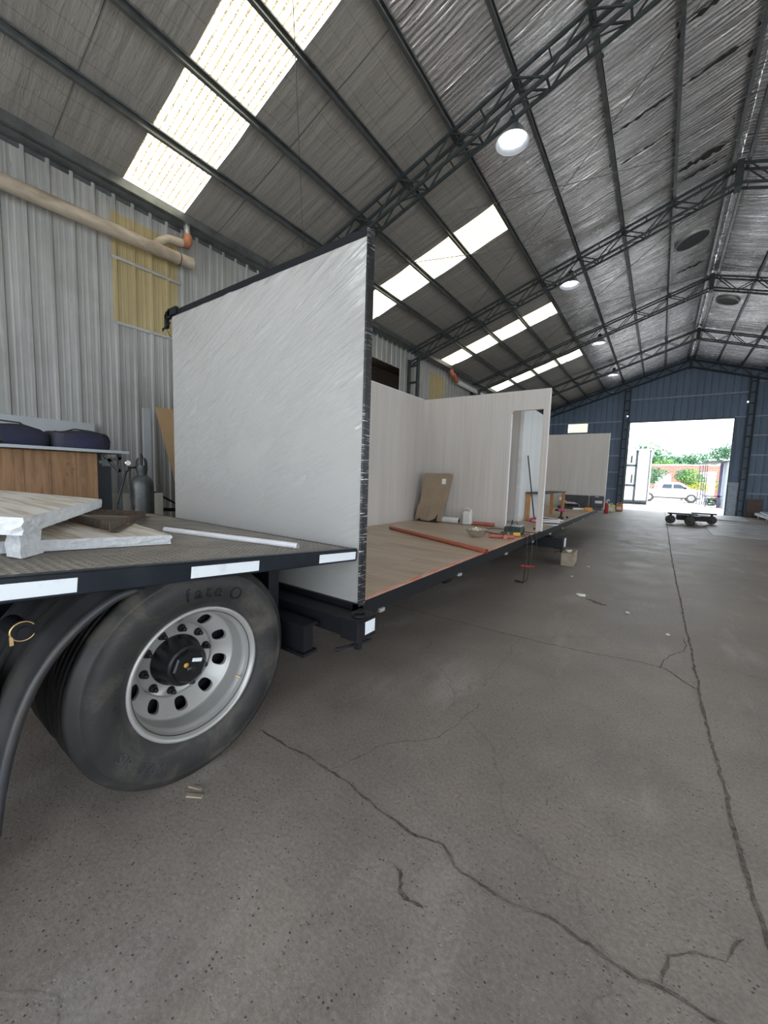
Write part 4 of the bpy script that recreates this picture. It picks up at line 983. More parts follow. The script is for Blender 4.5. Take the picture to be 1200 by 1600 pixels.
mb = MB()
for (a, b) in (((-5.15, 1.93, 0), (-5.15, 1.93, 1.70)), ((-5.75, 1.93, 0), (-5.75, 1.93, 1.70)), ((-5.15, 1.72, 1.6), (-5.15, 1.95, 1.66)), ((-5.15, 1.78, 1.68), (-5.15, 1.93, 1.50))): mb.bar(a, b, .035, .035)
wpart(mb, 'side_rack', 'purlin', t_)
mb = MB()
for q in range(4): mb.box(-5.75 + q * .15, -5.70 + q * .15, 1.74, 1.88, .6, 1.56)
wpart(mb, 'stored_sheets', 'steel', t_)
for i, (x0, x1, y0, y1, z1, lab, zt) in enumerate(((-5.62, -5.15, .70, 1.32, 1.735, 'left', .21), (-5.6, -5.12, 1.33, 1.86, 1.735, 'right', .19))):
    t_ = thing('canvas_bag', 'soft navy blue canvas bag with black top on the crate, %s one' % lab, 'bag', ((x0 + x1) / 2, (y0 + y1) / 2, z1))
    nx, ny = 14, 20; hx, hy = (x1 - x0) / 2, (y1 - y0) / 2; rnd = random.Random(30 + i); ang = []
    mb = MB(); vs = []; rings = [(.96, 0), (1.0, .25), (1.0, .6), (.97, .88)]
    rings2 = [(.97, .88), (.93, .97), (.6, 1.02), (.02, 1.0)]
    def ringpts(s_, zf, sd):
        r_ = random.Random(sd); o_ = []
        for q in range(40):
            a = 2 * math.pi * q / 40; c_, d_ = math.cos(a), math.sin(a); u = math.copysign(abs(c_) ** .35, c_) * hx * s_; v = math.copysign(abs(d_) ** .35, d_) * hy * s_
            slump = 1 - .25 * (v / hy > .2) * (i == 0) * min(1, v / hy) + .08 * math.sin(v * 14 + i)
            o_.append((u + r_.uniform(-.008, .008), v + r_.uniform(-.008, .008), zf * zt * slump + r_.uniform(-.006, .006) * (zf > 0)))
        return o_
    def skin(rs, sd):
        m_ = MB(); vs = []
        for k2, (s_, zf) in enumerate(rs): vs += ringpts(s_, zf, sd + k2)
        m_.add(vs, [(a * 40 + j, a * 40 + (j + 1) % 40, (a + 1) * 40 + (j + 1) % 40, (a + 1) * 40 + j) for a in range(len(rs) - 1) for j in range(40)], 0, True); return m_
    skin(rings, 50).build('body', 'bag', t_); skin(rings2, 53).build('flap', 'bagtop', t_)
    MB().tube([(hx * .4, -hy * .5, zt * .95), (hx * .5, -hy * .2, zt * 1.12), (hx * .5, hy * .3, zt * 1.08), (hx * .4, hy * .5, zt * .9)], .008, 6).build('strap', 'bagtop', t_)
single(MB().blob((-5.05, .87, 1.765), (.06, .07, .03), 6, .3, 0, 3), 'glove', 'blackrub', 'crumpled black glove on the crate edge in front of the left bag', 'glove')
single(MB().box(-7.16, -7.12, -1.0, 2.35, .3, 2.2), 'sheet_stack', 'greysheet', 'pale grey sheets standing against the left wall behind the bags', 'sheet')
mb = MB(); mb.add([(-6.75, 2.93, 2.55), (-6.75, 3.6, 2.55), (-6.30, 3.75, 0), (-6.30, 3.45, 0)], [(0, 1, 2, 3)]); mb.add([(-6.77, 2.93, 2.55), (-6.77, 3.6, 2.55), (-6.33, 3.75, 0), (-6.33, 3.45, 0)], [(3, 2, 1, 0), (0, 1, 5, 4)][:1])
mb = MB(); q = [(-6.80, 3.09, 2.55), (-6.80, 3.9, 2.55), (-6.45, 4.2, .0), (-6.45, 3.55, .0)]; q2 = [(a - .018, b, c) for a, b, c in q]
mb.add(q + q2, [(0, 1, 2, 3), (7, 6, 5, 4), (0, 4, 5, 1), (1, 5, 6, 2), (2, 6, 7, 3), (3, 7, 4, 0)])
single(mb, 'brown_board', 'board', 'tall brown hardboard sheet leaning on the left wall behind the wrapped panel', 'board')
single(MB().box(-6.95, -6.9, 2.95, 3.06, 0, 2.52), 'grey_board', 'greysheet', 'narrow grey board standing upright beside the brown hardboard sheet', 'board')
single(MB().box(-5.6, -5.56, 1.9, 2.6, .0, 1.22).xf(Matrix.Identity(4)), 'pale_board', 'pale', 'pale board standing low behind the gas cylinder', 'board')
mb = MB(); mb.bar((-6.2, 2.5, 1.35), (-6.0, 3.3, .85), .03, .03); mb.bar((-6.2, 2.6, .95), (-6.0, 3.4, .9), .05, .05); mb.bar((-6.1, 3.3, 0), (-6.1, 3.3, 1.0), .05, .05); mb.bar((-6.1, 2.5, 0), (-6.1, 2.5, 1.35), .05, .05)
single(mb, 'steel_stand', 'black', 'dark steel trestle frame between the cylinder and the wrapped panel', 'trestle')
# ================================================================ THINGS ON THE MODULE FLOOR
def pipe(a, b, r, label, mat='redpipe', name='pipe'):
    t_ = thing(name, label, 'pipe', a); a, b = Vector(a), Vector(b); d = b - a
    MB().tube([(0, 0, 0), d], r, 18, cap=False).tube([(0, 0, 0), d], r * .86, 18, cap=False).lathe([(r, 0), (r * .86, 0)], n=4).build('pipe_wall', mat, t_)
    MB().tube([d * .04, d * .97], r * .85, 14).build('bore', 'boreshade', t_)  # dark solid core paints the shade inside the open pipe
pipe((-3.47, 5.11, .728), (-1.55, 4.26, .728), .027, 'long brick-red pipe lying across the plank floor')
pipe((-2.78, 6.74, .735), (-2.36, 6.78, .735), .034, 'short brick-red pipe lying along the foot of the partition')
pipe((-3.42, 6.68, .757), (-2.98, 6.66, .757), .056, 'white plastic pipe with a wide open end at the foot of the partition', 'pvcgrey')
t_ = thing('pipe_tee', 'brick-red pipe tee lying near the platform edge in front of the green case', 'pipe fitting', (-1.8, 5.55, .73))
MB().tube([(-.17, -.08, 0), (.15, .07, 0)], .026, 16).tube([(-.17, -.08, 0), (-.12, -.056, 0)], .031, 16).build('run', 'redpipe', t_); MB().tube([(.02, .01, 0), (.06, -.06, .0)], .026, 16).tube([(.045, -.035, 0), (.064, -.066, 0)], .032, 16).build('branch', 'redpipe', t_)
t_ = thing('steel_bowl', 'shiny round steel bowl standing on the plank floor', 'bowl', (-2.13, 5.37, .70))
MB().lathe([(.001, .0), (.05, .0), (.09, .018), (.125, .05), (.15, .10), (.158, .118), (.166, .119), (.166, .122), (.156, .122), (.147, .10), (.12, .053), (.086, .022), (.05, .005), (.001, .005)], n=40).build('bowl_body', 'chrome', t_)
t_ = thing('jerrycan', 'translucent white jerrycan standing against the partition', 'jerrycan', (-2.83, 6.68, .70))
MB().rbox(-.085, .085, -.06, .06, 0, .25, .025).build('body', 'jug', t_); MB().tube([(-.05, 0, .25), (-.055, 0, .30), (.01, 0, .31), (.06, 0, .25)], .014, 8).build('handle', 'jug', t_); MB().tube([(.055, 0, .24), (.06, 0, .29)], .022, 10).build('cap', 'jug', t_)
t_ = thing('cardboard_box', 'tall battered cardboard box leaning on the partition in the corner', 'box', (-3.58, 6.62, .70), (R(-7), 0, 0))
mb = MB(); rnd = random.Random(4)
def crumple(x0, x1, y0, y1, z0, z1, n=12, amp=.008, skew=0.0):
    mb = MB()
    def face(f, nu, nv):
        vs = [f(i / nu, j / nv) for i in range(nu + 1) for j in range(nv + 1)]
        vs = [(x + skew * z + rnd.uniform(-amp, amp) * .6, y + rnd.uniform(-amp, amp) * .5, z + rnd.uniform(-amp, amp) * (.3)) for x, y, z in vs]
        mb.add(vs, [(i * (nv + 1) + j, (i + 1) * (nv + 1) + j, (i + 1) * (nv + 1) + j + 1, i * (nv + 1) + j + 1) for i in range(nu) for j in range(nv)], 0, True)
    face(lambda u, v: (x0 + (x1 - x0) * u, y0, z0 + (z1 - z0) * v), 7, n); face(lambda u, v: (x1, y0 + (y1 - y0) * u, z0 + (z1 - z0) * v), 3, n)
    face(lambda u, v: (x0, y1 + (y0 - y1) * u, z0 + (z1 - z0) * v), 3, n); face(lambda u, v: (x1 + (x0 - x1) * u, y1, z0 + (z1 - z0) * v), 7, n); return mb
crumple(-.25, .25, -.11, .06, .02, .92, skew=.13).build('carton', 'cardboard', t_)
MB().box(-.11, .35, -.09, .05, .84, .88).build('opening_shade', 'black', t_)  # black slab in place of the shade inside the open carton
MB().box(.24, .32, -.118, -.113, .72, .82).build('paper_label', 'white', t_)
mb = MB(); mb.add([(-.26, -.125, .02), (-.02, -.13, .01), (.02, -.125, .24), (-.23, -.12, .30)], [(0, 1, 2, 3)]); mb.add([(-.02, -.128, .0), (.12, -.125, .02), (.20, -.12, .18), (.05, -.12, .26)], [(0, 1, 2, 3)])
mb.build('torn_flap', 'cardboard', t_)
mb = MB(); mb.add([(.05, -.127, .01), (.21, -.126, .02), (.22, -.122, .16), (.17, -.122, .06)], [(0, 1, 2, 3)]); mb.add([(-.22, -.129, .0), (-.12, -.131, .0), (-.15, -.128, .05)], [(0, 1, 2)]); mb.build('hole_shade', 'black', t_)  # black patches on the face paint the shade inside the holes
# green tool case
t_ = thing('tool_case', 'dark green tool case with a pale lid beside the partition post', 'tool case', (-1.84, 6.25, .70))
MB().rbox(-.14, .14, -.10, .10, 0, .11, .02).build('body', 'green', t_); MB().rbox(-.12, .12, -.09, .09, .11, .14, .01).build('lid', 'laminate', t_); MB().tube([(-.05, 0, .14), (-.04, 0, .21)], .008, 8).build('stem', 'black', t_)
# yellow grinder
t_ = thing('angle_grinder', 'yellow angle grinder lying on its side near the platform edge', 'grinder', (-1.78, 5.85, .735), (0, 0, R(20)))
MB().tube([(-.14, 0, 0), (-.04, 0, 0)], [.034, .03], 14).build('gear_head', 'blackrub', t_); MB().tube([(-.05, 0, 0), (.05, 0, 0), (.14, 0, 0)], [.03, .028, .034], 14).build('body', 'yellow', t_); MB().lathe([(.001, -.05), (.058, -.05), (.058, -.045), (.001, -.045)], (-.12, 0, 0), 'Z', 24).build('disc', 'steel', t_)
MB().tube([(-.02, 0, 0), (.04, 0, 0)], .0325, 14).build('grip', 'blackrub', t_)
# power leads
def cable(pts, r, label, mat='hose', name='power_cable'):
    P = [Vector(p) for p in pts]; out = []
    for i in range(len(P) - 1):
        p0, p1, p2, p3 = P[max(i - 1, 0)], P[i], P[i + 1], P[min(i + 2, len(P) - 1)]
        for q in range(6):
            t = q / 6; out.append(.5 * ((2 * p1) + (p2 - p0) * t + (2 * p0 - 5 * p1 + 4 * p2 - p3) * t * t + (3 * p1 - p0 - 3 * p2 + p3) * t ** 3))
    out.append(P[-1]); return single(MB().tube(out, r, 7), name, mat, label, 'cable')
cable([(-2.42, 5.95, .708), (-2.25, 6.0, .708), (-1.98, 5.9, .708), (-1.9, 5.97, .73), (-1.86, 6.2, .86), (-1.85, 6.4, .87), (-1.95, 6.6, .71), (-2.25, 6.5, .708), (-2.55, 6.1, .708), (-2.35, 5.85, .708)], .006, 'black cable looped round the green tool case on the floor')
cable([(-1.63, 5.86, .73), (-1.60, 5.84, .72), (-1.555, 5.9, .70), (-1.535, 5.9, .45), (-1.545, 5.88, .2), (-1.56, 5.9, .02), (-1.62, 5.95, .012), (-1.72, 6.0, .01)], .006, 'black cable hanging from the grinder over the platform edge to the floor')
cable([(-1.75, 6.1, .71), (-1.65, 6.1, .71), (-1.55, 6.15, .70), (-1.53, 6.15, .5), (-1.535, 6.1, .2), (-1.55, 6.05, .03), (-1.60, 5.92, .012), (-1.68, 5.9, .01)], .006, 'second black cable hanging over the platform edge beside the first')
cable([(-1.72, 6.45, .71), (-1.62, 6.35, .72), (-1.55, 6.42, .70), (-1.535, 6.45, .5), (-1.54, 6.45, .36)], .006, 'short black cable end dangling over the platform edge below the tool case')
single(MB().tube([(-1.92, 7.05, .018), (-1.72, 7.15, .018)], .016, 8), 'red_bar', 'red', 'thin dark red bar lying on the floor beneath the hanging cables', 'bar')
# bench with orange-brown legs
t_ = thing('wooden_bench', 'wooden bench with orange-brown legs and dark top beyond the doorway', 'bench', (-2.1, 9.6, .70))
for (x, y) in ((-.15, -1.1), (.12, -1.1), (-.15, 1.1), (.12, 1.1)): MB().box(x - .035, x + .035, y - .035, y + .035, 0, .57).build('leg', 'legwood', t_)
MB().box(-.2, .17, -1.16, 1.16, .57, .60).build('top', 'steel', t_)
single(MB().tube([(-2.16, 8.72, .71), (-2.27, 8.32, 2.06)], .013, 8), 'pole', 'steel', 'thin grey metal pole leaning on the whitish panel through the doorway', 'pole')
t_ = thing('grinder_box', 'magenta plastic tool case lying beneath the leaning pole', 'tool case', (-2.0, 8.25, .70))
MB().rbox(-.12, .12, -.08, .08, 0, .085, .02).build('body', 'magenta', t_); MB().box(-.07, .07, -.083, -.079, .02, .06).build('front_label', 'pink', t_)
# cordless drill
t_ = thing('cordless_drill', 'black and pink cordless drill standing upright on the far part of the floor', 'drill', (-1.77, 9.45, .70), (0, 0, R(15)))
MB().rbox(-.05, .06, -.04, .04, 0, .055, .01).build('battery', 'black', t_); MB().tube([(0, 0, .05), (.01, 0, .17)], [.022, .02], 12).build('handle', 'black', t_)
MB().tube([(.07, 0, .2), (-.06, 0, .2)], [.034, .032], 14).build('motor', 'magenta', t_); MB().tube([(-.06, 0, .2), (-.10, 0, .2), (-.13, 0, .2)], [.028, .024, .014], 14).build('chuck', 'black', t_)
# offcuts strewn about
for i, (x, y, L, a, m_, lab) in enumerate(((-1.86, 8.9, .5, 20, 'white', 'white plastic trim strip lying by the post, nearest'), (-1.8, 8.5, .42, 35, 'white', 'short white plastic trim strip lying at an angle by the post'), (-1.75, 8.15, .35, 10, 'green', 'dark green strip of trim on the floor right of the post'), (-1.93, 9.3, .45, -30, 'white', 'white plastic trim strip pointing at the drill'), (-2.0, 9.05, .5, 5, 'rust', 'brown strip of trim on the floor near the bench'), (-1.68, 7.95, .3, 5, 'aluminium', 'bright metal strip on the floor right of the post'))):
    mb = MB().box(-L / 2, L / 2, -.02, .02, 0, .02); mb.xf(Matrix.Translation((x, y, .702)) @ Matrix.Rotation(R(a), 4, 'Z')); single(mb, 'trim_strip', m_, lab, 'trim strip')
single(MB().blob((-1.69, 9.75, .725), (.025, .03, .025), 6, .1, 0, 1), 'roller', 'black', 'small black roller on the floor right of the drill', 'roller')
for i, (x, y) in enumerate(((-1.70, 6.98), (-1.66, 7.05))): single(MB().lathe([(.028, 0), (.034, .015), (.028, .035), (.01, .035), (.01, 0)], (x, y, .70), 'Z', 12), 'steel_fitting', 'steel', ('small dark steel fitting by the post foot, left one', 'small dark steel fitting touching the post foot')[i], 'fitting')
# open tool cases by the far partition
t_ = thing('open_tool_case', 'long open black tool case against the far partition', 'tool case', (-2.15, 13.6, .70))
MB().box(-.45, .34, -.35, .10, 0, .09).build('tray', 'blackrub', t_)
MB().rbox(-.45, .36, .12, .18, .04, .43, .015).build('lid', 'blackrub', t_)
mb = MB(); mb.tube([(-.25, -.15, .17), (.0, -.2, .16), (.15, -.22, .1)], [.05, .06, .045], 10); mb.blob((-.28, -.1, .2), (.06, .06, .05), 5, .2, 0, 4); mb.build('power_tool', 'aluminium', t_)
mb = MB(); mb.rbox(-.2, .15, -.28, -.1, .08, .16, .02); mb.build('black_tool', 'black', t_)
mb = MB()
for q in range(3): mb.box(-.43, -.36, .105, .118, .1 + q * .1, .16 + q * .1)
mb.build('lid_pockets', 'gate', t_)
t_ = thing('open_tool_case', 'smaller open black tool case right of the long one, by the far partition edge', 'tool case', (-1.60, 13.7, .70))
MB().box(-.18, .22, -.28, .08, 0, .08).build('tray', 'blackrub', t_); MB().rbox(-.17, .22, .1, .16, .02, .43, .02).build('lid', 'blackrub', t_); MB().rbox(-.02, .18, .085, .1, .2, .28, .005).build('grey_insert', 'pvcgrey', t_); MB().tube([(-.02, .06, .40), (.08, .07, .40)], .01, 6).build('handle', 'pvcgrey', t_)
single(MB().tube([(-2.08, 12.85, .74), (-1.80, 13.0, .74)], .032, 10), 'sealant_tube', 'white', 'white sealant cartridge lying in front of the open tool cases', 'cartridge')
single(MB().rbox(-1.78, -1.58, 12.9, 13.06, .70, .80, .01), 'orange_box', 'orange', 'small orange box in front of the smaller open tool case', 'box')
single(MB().lathe([(.001, 0), (.05, 0), (.055, .02), (.055, .12), (.03, .15), (.001, .16)], (-2.52, 13.2, 1.0), 'Y', 12), 'wall_socket', 'white', 'small round white fitting on the far partition left of the open tool case', 'fitting')
# ================================================================ THINGS ON THE SHED FLOOR
t_ = thing('timber_block', 'squat square timber block standing on the concrete beside the module', 'timber block', (-1.30, 8.02, 0), (0, 0, R(4)))
MB().rbox(-.11, .11, -.30, .30, 0, .235, .006).build('block_body', 'blockwood', t_); MB().blob((.0, -.1, .25), (.05, .06, .022), 5, .4, 0, 2).build('splinter', 'dust', t_)
for i, (x, y, s_, lab) in enumerate(((-.76, 5.78, .035, 'largest pale lump of rubble on the concrete, beside a dark stain'), (-.2, 5.41, .018, 'small pale lump of rubble right of the dark stain on the concrete'), (.2, 4.9, .016, 'pale flake of rubble just left of the floor joint'), (-1.05, 6.9, .014, 'tiny pale flake on the concrete below the timber block'), (-.95, 7.9, .02, 'pale dusty crumb on the concrete right of the timber block'))):
    mb = MB()
    for q in range(3): mb.blob((x + random.uniform(-1, 1) * s_, y + random.uniform(-1, 1) * s_, s_ * .5), (s_, s_ * .8, s_ * .5), 4, .35, 0, i * 7 + q)
    single(mb, 'rubble', 'dust', lab, 'rubble')
for i, (a, b, lab) in enumerate((((-1.765, .92), (-1.70, .945), 'thin pale wood splinter by the foot of the big wheel'), ((-1.72, .885), (-1.655, .925), 'wider pale wood splinter by the foot of the big wheel'))):
    single(MB().bar((a[0], a[1], .005), (b[0], b[1], .005), .012 + .006 * i, .008), 'wood_splinter', 'blockwood', lab, 'splinter')
# jugs and extinguisher at the far end
for i, (x, y, m_, lab) in enumerate(((-2.0, 23.6, 'jugyellow', 'pale yellow plastic jug on the floor near the far doorway, left one'), (-1.72, 25.0, 'orange', 'amber plastic jug on the floor near the far doorway, right one'))):
    t_ = thing('plastic_jug', lab, 'jug', (x, y, 0)); MB().rbox(-.17, .17, -.13, .13, 0, .40, .04).build('body', m_, t_); MB().tube([(-.06, 0, .40), (-.04, 0, .47), (.06, 0, .47), (.08, 0, .40)], .02, 8).build('handle', m_, t_); MB().lathe([(.04, .4), (.04, .44), (0, .44)], (-.11, 0, 0), 'Z', 12).build('cap', 'white', t_)
    MB().rbox(-.12, .12, -.134, -.13, .1, .26, .001).build('front_label', 'white', t_)
t_ = thing('fire_extinguisher', 'red fire extinguisher standing behind the far corner of the module', 'fire extinguisher', (-2.12, 22.6, 0))
MB().lathe([(.001, 0), (.09, 0), (.095, .02), (.095, .42), (.07, .50), (.03, .54), (.0, .54)], n=20).build('body', 'red', t_); MB().tube([(0, 0, .54), (.0, 0, .66), (.07, 0, .72), (.1, 0, .62)], .03, 8).build('valve', 'white', t_)
# bogie cart
t_ = thing('bogie_cart', 'low dark steel four-wheeled dolly standing in front of the far doorway', 'dolly', (1.15, 19.9, 0))
mb = MB(); mb.box(-.80, .04, -.75, -.6, .40, .45); mb.box(.0, .80, .35, .50, .40, .45); mb.box(-.5, .5, -.55, .30, .17, .38); mb.box(-.2, .2, -.9, .9, .3, .38); wb = mb; wb.build('frame', 'black', t_)
for (x, y) in ((-.70, -.70), (-.10, -.95), (.12, .95), (.66, .42)):
    w_ = MB().lathe([(.06, -.05), (.13, -.055), (.165, -.04), (.17, 0), (.165, .04), (.13, .055), (.06, .05)], (0, 0, 0), 'Y', 28); o = w_.build('wheel', 'tyre2', t_, (x, y, .183))
    MB().lathe([(.001, -.05), (.06, -.05), (.06, .05), (.001, .05)], (0, 0, 0), 'Y', 16).build('hub', 'steel', o); MB().box(x - .04, x + .04, y - .03 + .06, y + .03 + .06, .17, .42).build('fork', 'black', t_)
# flat sheets at the right
def sheet(pts, z0, z1, label, mat='laminate'):
    return single(MB().prism(pts, z0, z1, 'XY'), 'flat_sheet', mat, label, 'sheet')
sheet([(1.53, 21.6), (1.50, 15.9), (6.8, 16.6), (6.8, 22.3)], .0, .012, 'large worn grey laminate sheet lying flat on the floor at the right')
sheet([(2.05, 23.3), (3.35, 23.0), (3.6, 27.0), (2.4, 27.0)], .0, .04, 'pale sheet lying flat on the floor just inside the far doorway')
sheet([(3.9, 22.4), (8.2, 22.4), (8.2, 26.8), (4.2, 26.8)], .30, .36, 'pale sheet topmost on the low stack by the far right wall', 'greysheet')
t_ = thing('pallet_stack', 'low stack of timber bearers and grey sheets by the far right wall', 'stack', (6, 24.5, 0))
mb = MB()
for y in (22.6, 24.4, 26.3): mb.box(-1.9, 2.1, y - 24.5, y - 24.3, 0, .16)
mb.build('bearers', 'blockwood', t_); MB().box(-2.0, 2.2, -2.0, 2.2, .16, .29).build('sheets', 'laminate', t_)
sheet([(3.5, 19.2), (3.9, 19.1), (4.6, 22.2), (4.2, 22.3)], .031, .09, 'narrow sheet strip lying across the large laminate sheet', 'laminate')
# ================================================================ OUTSIDE THE FAR DOOR
t_ = thing('site_cabin', 'white panelled cabin box with dark frame just outside the far doorway', 'cabin', (-2.0, 35, 0))
x0, x1 = -3.6, -.72; ZB, ZT_ = .25, 4.05
wpart(MB().box(x0, x1, 35, 41, ZB, ZT_), 'body', 'container', t_)
mb = MB()
for (a, b, c, d) in ((x0, -1.55, 2.85, 2.98), (x0, -1.55, 1.35, 1.48), (-1.62, -1.48, ZB, ZT_), (x0, x1, ZB - .08, ZB + .06), (x1 - .04, x1 + .02, ZB, ZT_)): mb.box(a, b, 34.94, 35.0, c, d)
wpart(mb, 'frame', 'steel', t_)
wpart(MB().box(x0 - .1, x1 + .12, 34.85, 41.1, ZT_, ZT_ + .09), 'roof_slab', 'pvcgrey', t_)
wpart(MB().box(-2.3, -1.95, 34.75, 34.94, 3.15, 3.6), 'wall_unit', 'white', t_); wpart(MB().box(-2.35, -1.85, 34.75, 34.94, 1.6, 2.3), 'wall_unit', 'white', t_)
wpart(MB().box(-1.93, -1.83, 34.9, 34.94, 3.1, 3.65), 'dark_slot', 'steel', t_); wpart(MB().box(-1.82, -1.74, 34.9, 34.94, 1.6, 2.25), 'dark_slot', 'steel', t_)
wpart(MB().box(x0, x1, 35.2, 35.5, 0, ZB), 'support', 'steel', t_)
# pickup truck
t_ = thing('pickup_truck', 'white double-cab pickup truck parked sideways outside the far doorway', 'truck', (.87, 44.0, 0))
side = [(-2.6, .55), (-2.62, 1.12), (-1.05, 1.15), (-.98, 1.2), (-.82, 1.72), (-.6, 1.80), (.45, 1.80), (.75, 1.74), (1.38, 1.25), (2.35, 1.10), (2.62, .95), (2.66, .5), (2.1, .42), (-2.1, .42)]
sp = MB(); prof_ = side; ymid = .9
inner = [(-2.55, .58), (-2.55, 1.05), (-1.05, 1.1), (-.95, 1.2), (-.78, 1.68), (-.58, 1.74), (.43, 1.74), (.7, 1.69), (1.3, 1.24), (2.3, 1.05), (2.55, .93), (2.58, .52), (2.1, .45), (-2.1, .45)]
n = len(side); vs = [(a, -.82, b) for a, b in side] + [(a, .82, b) for a, b in side] + [(a, -.9 + (.12 if b > 1.3 else 0), b) for a, b in inner] + [(a, .9 - (.12 if b > 1.3 else 0), b) for a, b in inner]
fs = [(i, (i + 1) % n, n + (i + 1) % n, n + i) for i in range(n)] + [(2 * n + i, 2 * n + (i + 1) % n, (i + 1) % n, i) for i in range(n)] + [(n + i, n + (i + 1) % n, 3 * n + (i + 1) % n, 3 * n + i) for i in range(n)] + [tuple(range(2 * n, 3 * n)), tuple(range(3 * n, 4 * n))[::-1]]
sp.add(vs, fs); sp.build('body', 'carwhite', t_)
for (a, b) in ((-.70, .02), (.14, .98)):
    q = [(a, 1.24), (b + .12 if b > .5 else b, 1.24), (b - .38 if b > .5 else b, 1.60), (a + .10 if a < 0 else a, 1.60)]
    MB().prism(q, -.905, -.79, 'XZ').build('side_window', 'darkglass', t_)
mb = MB(); mb.prism([(.78, 1.66), (1.32, 1.24), (1.36, 1.26), (.82, 1.69)], -.7, .7, 'XZ'); mb.build('windscreen', 'darkglass', t_)
for x in (-1.62, 1.45):
    MB().lathe([(.46, -.02), (.46, .05), (.40, .05)], (x, -.91, .48), 'Y', 24, a0=R(-100), a1=R(100)).build('wheel_arch', 'tyre2', t_)
    for yy in (-.86, .62):
        o = MB().lathe([(.22, 0), (.36, .0), (.40, .05), (.40, .2), (.22, .22)], (0, 0, 0), 'Y', 28).build('wheel', 'tyre2', t_, (x, yy - .05, .40)); MB().lathe([(.001, -.01), (.08, -.012), (.2, .01), (.23, .0)], (0, 0, 0), 'Y', 20).build('hubcap', 'chrome', o)
MB().tube([(-1.2, -.6, 1.15), (-1.0, -.6, 1.55)], .03, 6).tube([(-1.5, -.6, 1.12), (-1.15, -.6, 1.5)], .03, 6).build('roll_bar', 'black', t_)
MB().rbox(.9, 1.06, -1.02, -.9, 1.22, 1.36, .02).build('mirror', 'black', t_)
MB().box(-2.05, 2.05, -.88, -.8, .36, .44).build('sill', 'black', t_)
for x in (-.32, .62): MB().box(x, x + .16, -.93, -.9, 1.03, 1.07).build('door_handle', 'chrome', t_)
# brick boundary wall with white gables
t_ = thing('boundary_wall', 'long red brick boundary wall behind the parked pickup', 'wall', (3, 56, 0))
def brick_mat():
    m, t, p = newmat('red brickwork'); b = nd(t, 'ShaderNodeTexBrick'); v = coords(t, (1, 1, 1), (R(90), 0, 0)); t.links.new(v, b.inputs['Vector'])
    b.inputs['Scale'].default_value = 1; b.inputs['Brick Width'].default_value = .5; b.inputs['Row Height'].default_value = .2; b.inputs['Mortar Size'].default_value = .015
    b.inputs['Color1'].default_value = (.30, .11, .08, 1); b.inputs['Color2'].default_value = (.36, .15, .11, 1); b.inputs['Mortar'].default_value = (.38, .3, .27, 1)
    t.links.new(b.outputs[0], p.inputs['Base Color']); p.inputs['Roughness'].default_value = .9; return m
MB().box(-22, 22, 0, .3, 0, 3.75).build('brickwork', brick_mat(), t_); MB().box(-22, 22, -.05, .35, 3.75, 3.9).build('coping', 'wallwhite', t_)
for i, (xa, lab) in enumerate(((.25, 'white rendered booth with sloping sides behind the pickup cab'), (4.0, 'white rendered booth behind the steel gate'))):
    single(MB().prism([(xa - .85, 0), (xa + .85, 0), (xa + .65, 2.7), (xa - .65, 2.7)] if i == 0 else [(xa - .6, 0), (xa + .6, 0), (xa + .6, 3.0), (xa - .6, 3.0)], 52, 54, 'XZ'), 'white_booth', 'wallwhite', lab, 'booth')
def tree(x, y, h, r, mat, label, seed, trunk=True, squash=.8, name='tree', cat='tree'):
    t_ = thing(name, label, cat, (x, y, 0)); rnd = random.Random(seed); mb = MB()
    for q in range(int(900)):
        a, b = rnd.uniform(0, 2 * math.pi), math.acos(rnd.uniform(-1, 1)); k_ = r * rnd.uniform(.55, 1.0) * (1 + .18 * math.sin(3 * a + seed) + .12 * math.sin(5 * b + seed))
        c = Vector((k_ * math.sin(b) * math.cos(a), k_ * math.sin(b) * math.sin(a), h - r * squash + k_ * squash * math.cos(b)))
        if c.z < .1: continue
        s_ = r * rnd.uniform(.06, .13); u = Vector((rnd.uniform(-1, 1), rnd.uniform(-1, 1), rnd.uniform(-1, 1))).normalized(); v = u.orthogonal().normalized()
        mb.add([c + u * s_, c + v * s_ * .6, c - u * s_, c - v * s_ * .6], [(0, 1, 2, 3)])
    mb.build('foliage', mat, t_)
    if trunk: MB().tube([(0, 0, 0), (.05, 0, h * .4), (0, 0, h * .75)], [.14, .1, .05], 8).build('trunk', 'blockwood', t_)
tree(-1.9, 60, 6.6, 2.6, 'leafdark', 'leafy green tree beyond the cabin roof at the left of the doorway', 1)
tree(-.2, 59, 4.9, 1.5, 'leaf', 'light green tree right of the cabin roof', 2)
tree(2.0, 62, 5.5, 2.4, 'leafdark', 'broad dark green tree in the middle beyond the brick wall', 3)
tree(3.6, 62, 5.6, 1.7, 'leafdark', 'dark green tree top right of the middle one beyond the wall', 13)
tree(-.7, 50, 3.4, 1.1, 'leafdark', 'bushy tree between the cabin and the pickup', 8)
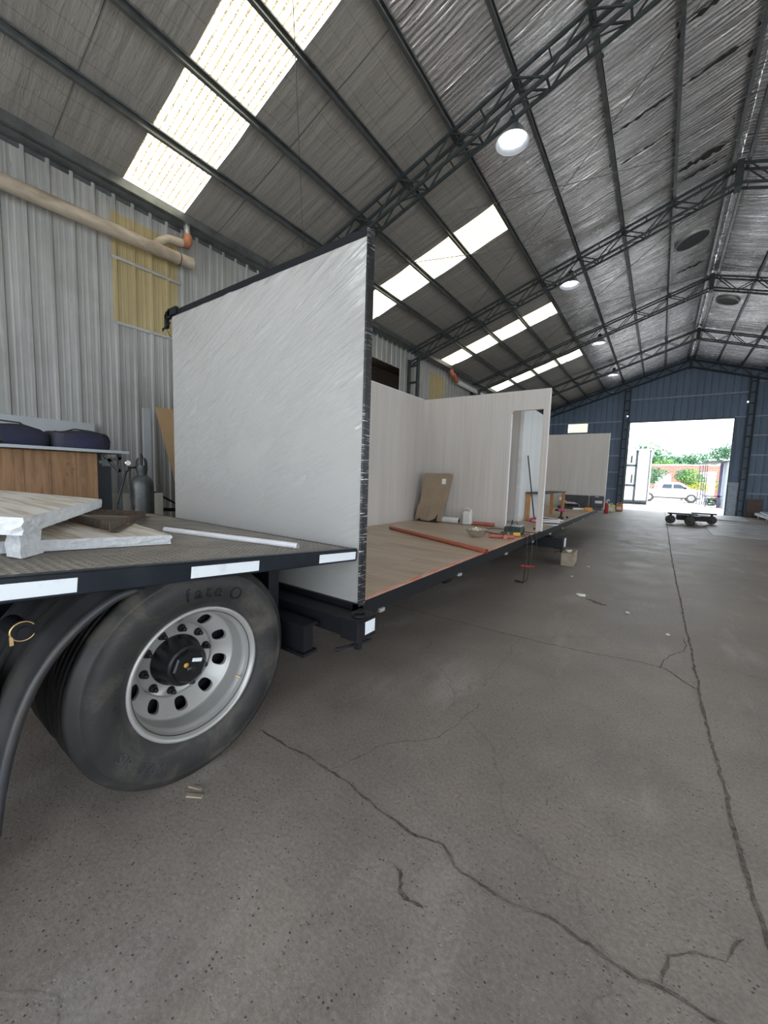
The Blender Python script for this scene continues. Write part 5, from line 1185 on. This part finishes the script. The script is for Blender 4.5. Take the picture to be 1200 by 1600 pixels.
tree(5.9, 66, 6.6, 1.2, 'leafdark', 'thin-crowned tree right of the doorway middle', 4); tree(7.2, 66, 6.9, 1.3, 'leafdark', 'thin-crowned tree at the right of the doorway', 5)
tree(2.55, 49, 3.1, 1.1, 'leaf', 'light green shrub rising behind the pickup bonnet', 6); tree(3.0, 48.5, 2.0, .9, 'leafyellow', 'yellow-green shrub low behind the pickup bonnet', 7, trunk=False, name='shrub', cat='shrub')
tree(1.9, 49.6, 3.2, .8, 'leafdark', 'dark shrub left of the light green one', 12, name='shrub', cat='shrub')
tree(3.25, 37.6, .75, .5, 'leafdark', 'low green plant under the open shelter', 9, trunk=False, name='shrub', cat='shrub')
tree(5.3, 50, 2.3, .9, 'leafyellow', 'yellow-green shrub behind the gate on the right', 10, name='shrub', cat='shrub')
# gate and shelter at the right
t_ = thing('steel_gate', 'tall purple-grey steel bar gate beside the pickup', 'gate', (2.35, 37.5, 0))
for x in (-.02, .16, .30, .42): MB().box(x, x + .045, -.02, .02, .1 if x else 0, 3.1).build('bar', 'gate', t_)
mb = MB()
for z in (.3, .9, 1.5, 2.1, 2.6, 3.05): mb.box(-.02, .46, -.015, .015, z, z + .04)
mb.build('rails', 'gate', t_)
t_ = thing('open_shelter', 'dark open lean-to shelter at the right of the far doorway', 'shelter', (3.9, 36.5, 0))
mb = MB(); mb.box(-1.3, 1.4, -1, 2.5, 3.28, 3.34); mb.xf(Matrix.Rotation(R(-3), 4, 'Y')).build('roof_sheet', 'steel', t_)
MB().box(-.45, -.28, .4, .5, 0, 3.2).build('post', 'gate', t_); MB().box(-.2, -.12, -.9, 2.4, 0, 3.25).build('side_sheet', 'gableframe', t_); mb = MB(); mb.box(-1.3, -.2, .4, .5, .78, .86); mb.box(-1.1, -1.04, .4, .46, 0, .8); mb.box(-1.3, -.3, .9, .94, 1.9, 1.94)
for q in range(7): mb.box(-1.3 + q * .16, -1.28 + q * .16, .9, .92, 1.0, 1.9)
mb.build('rail', 'gate', t_)
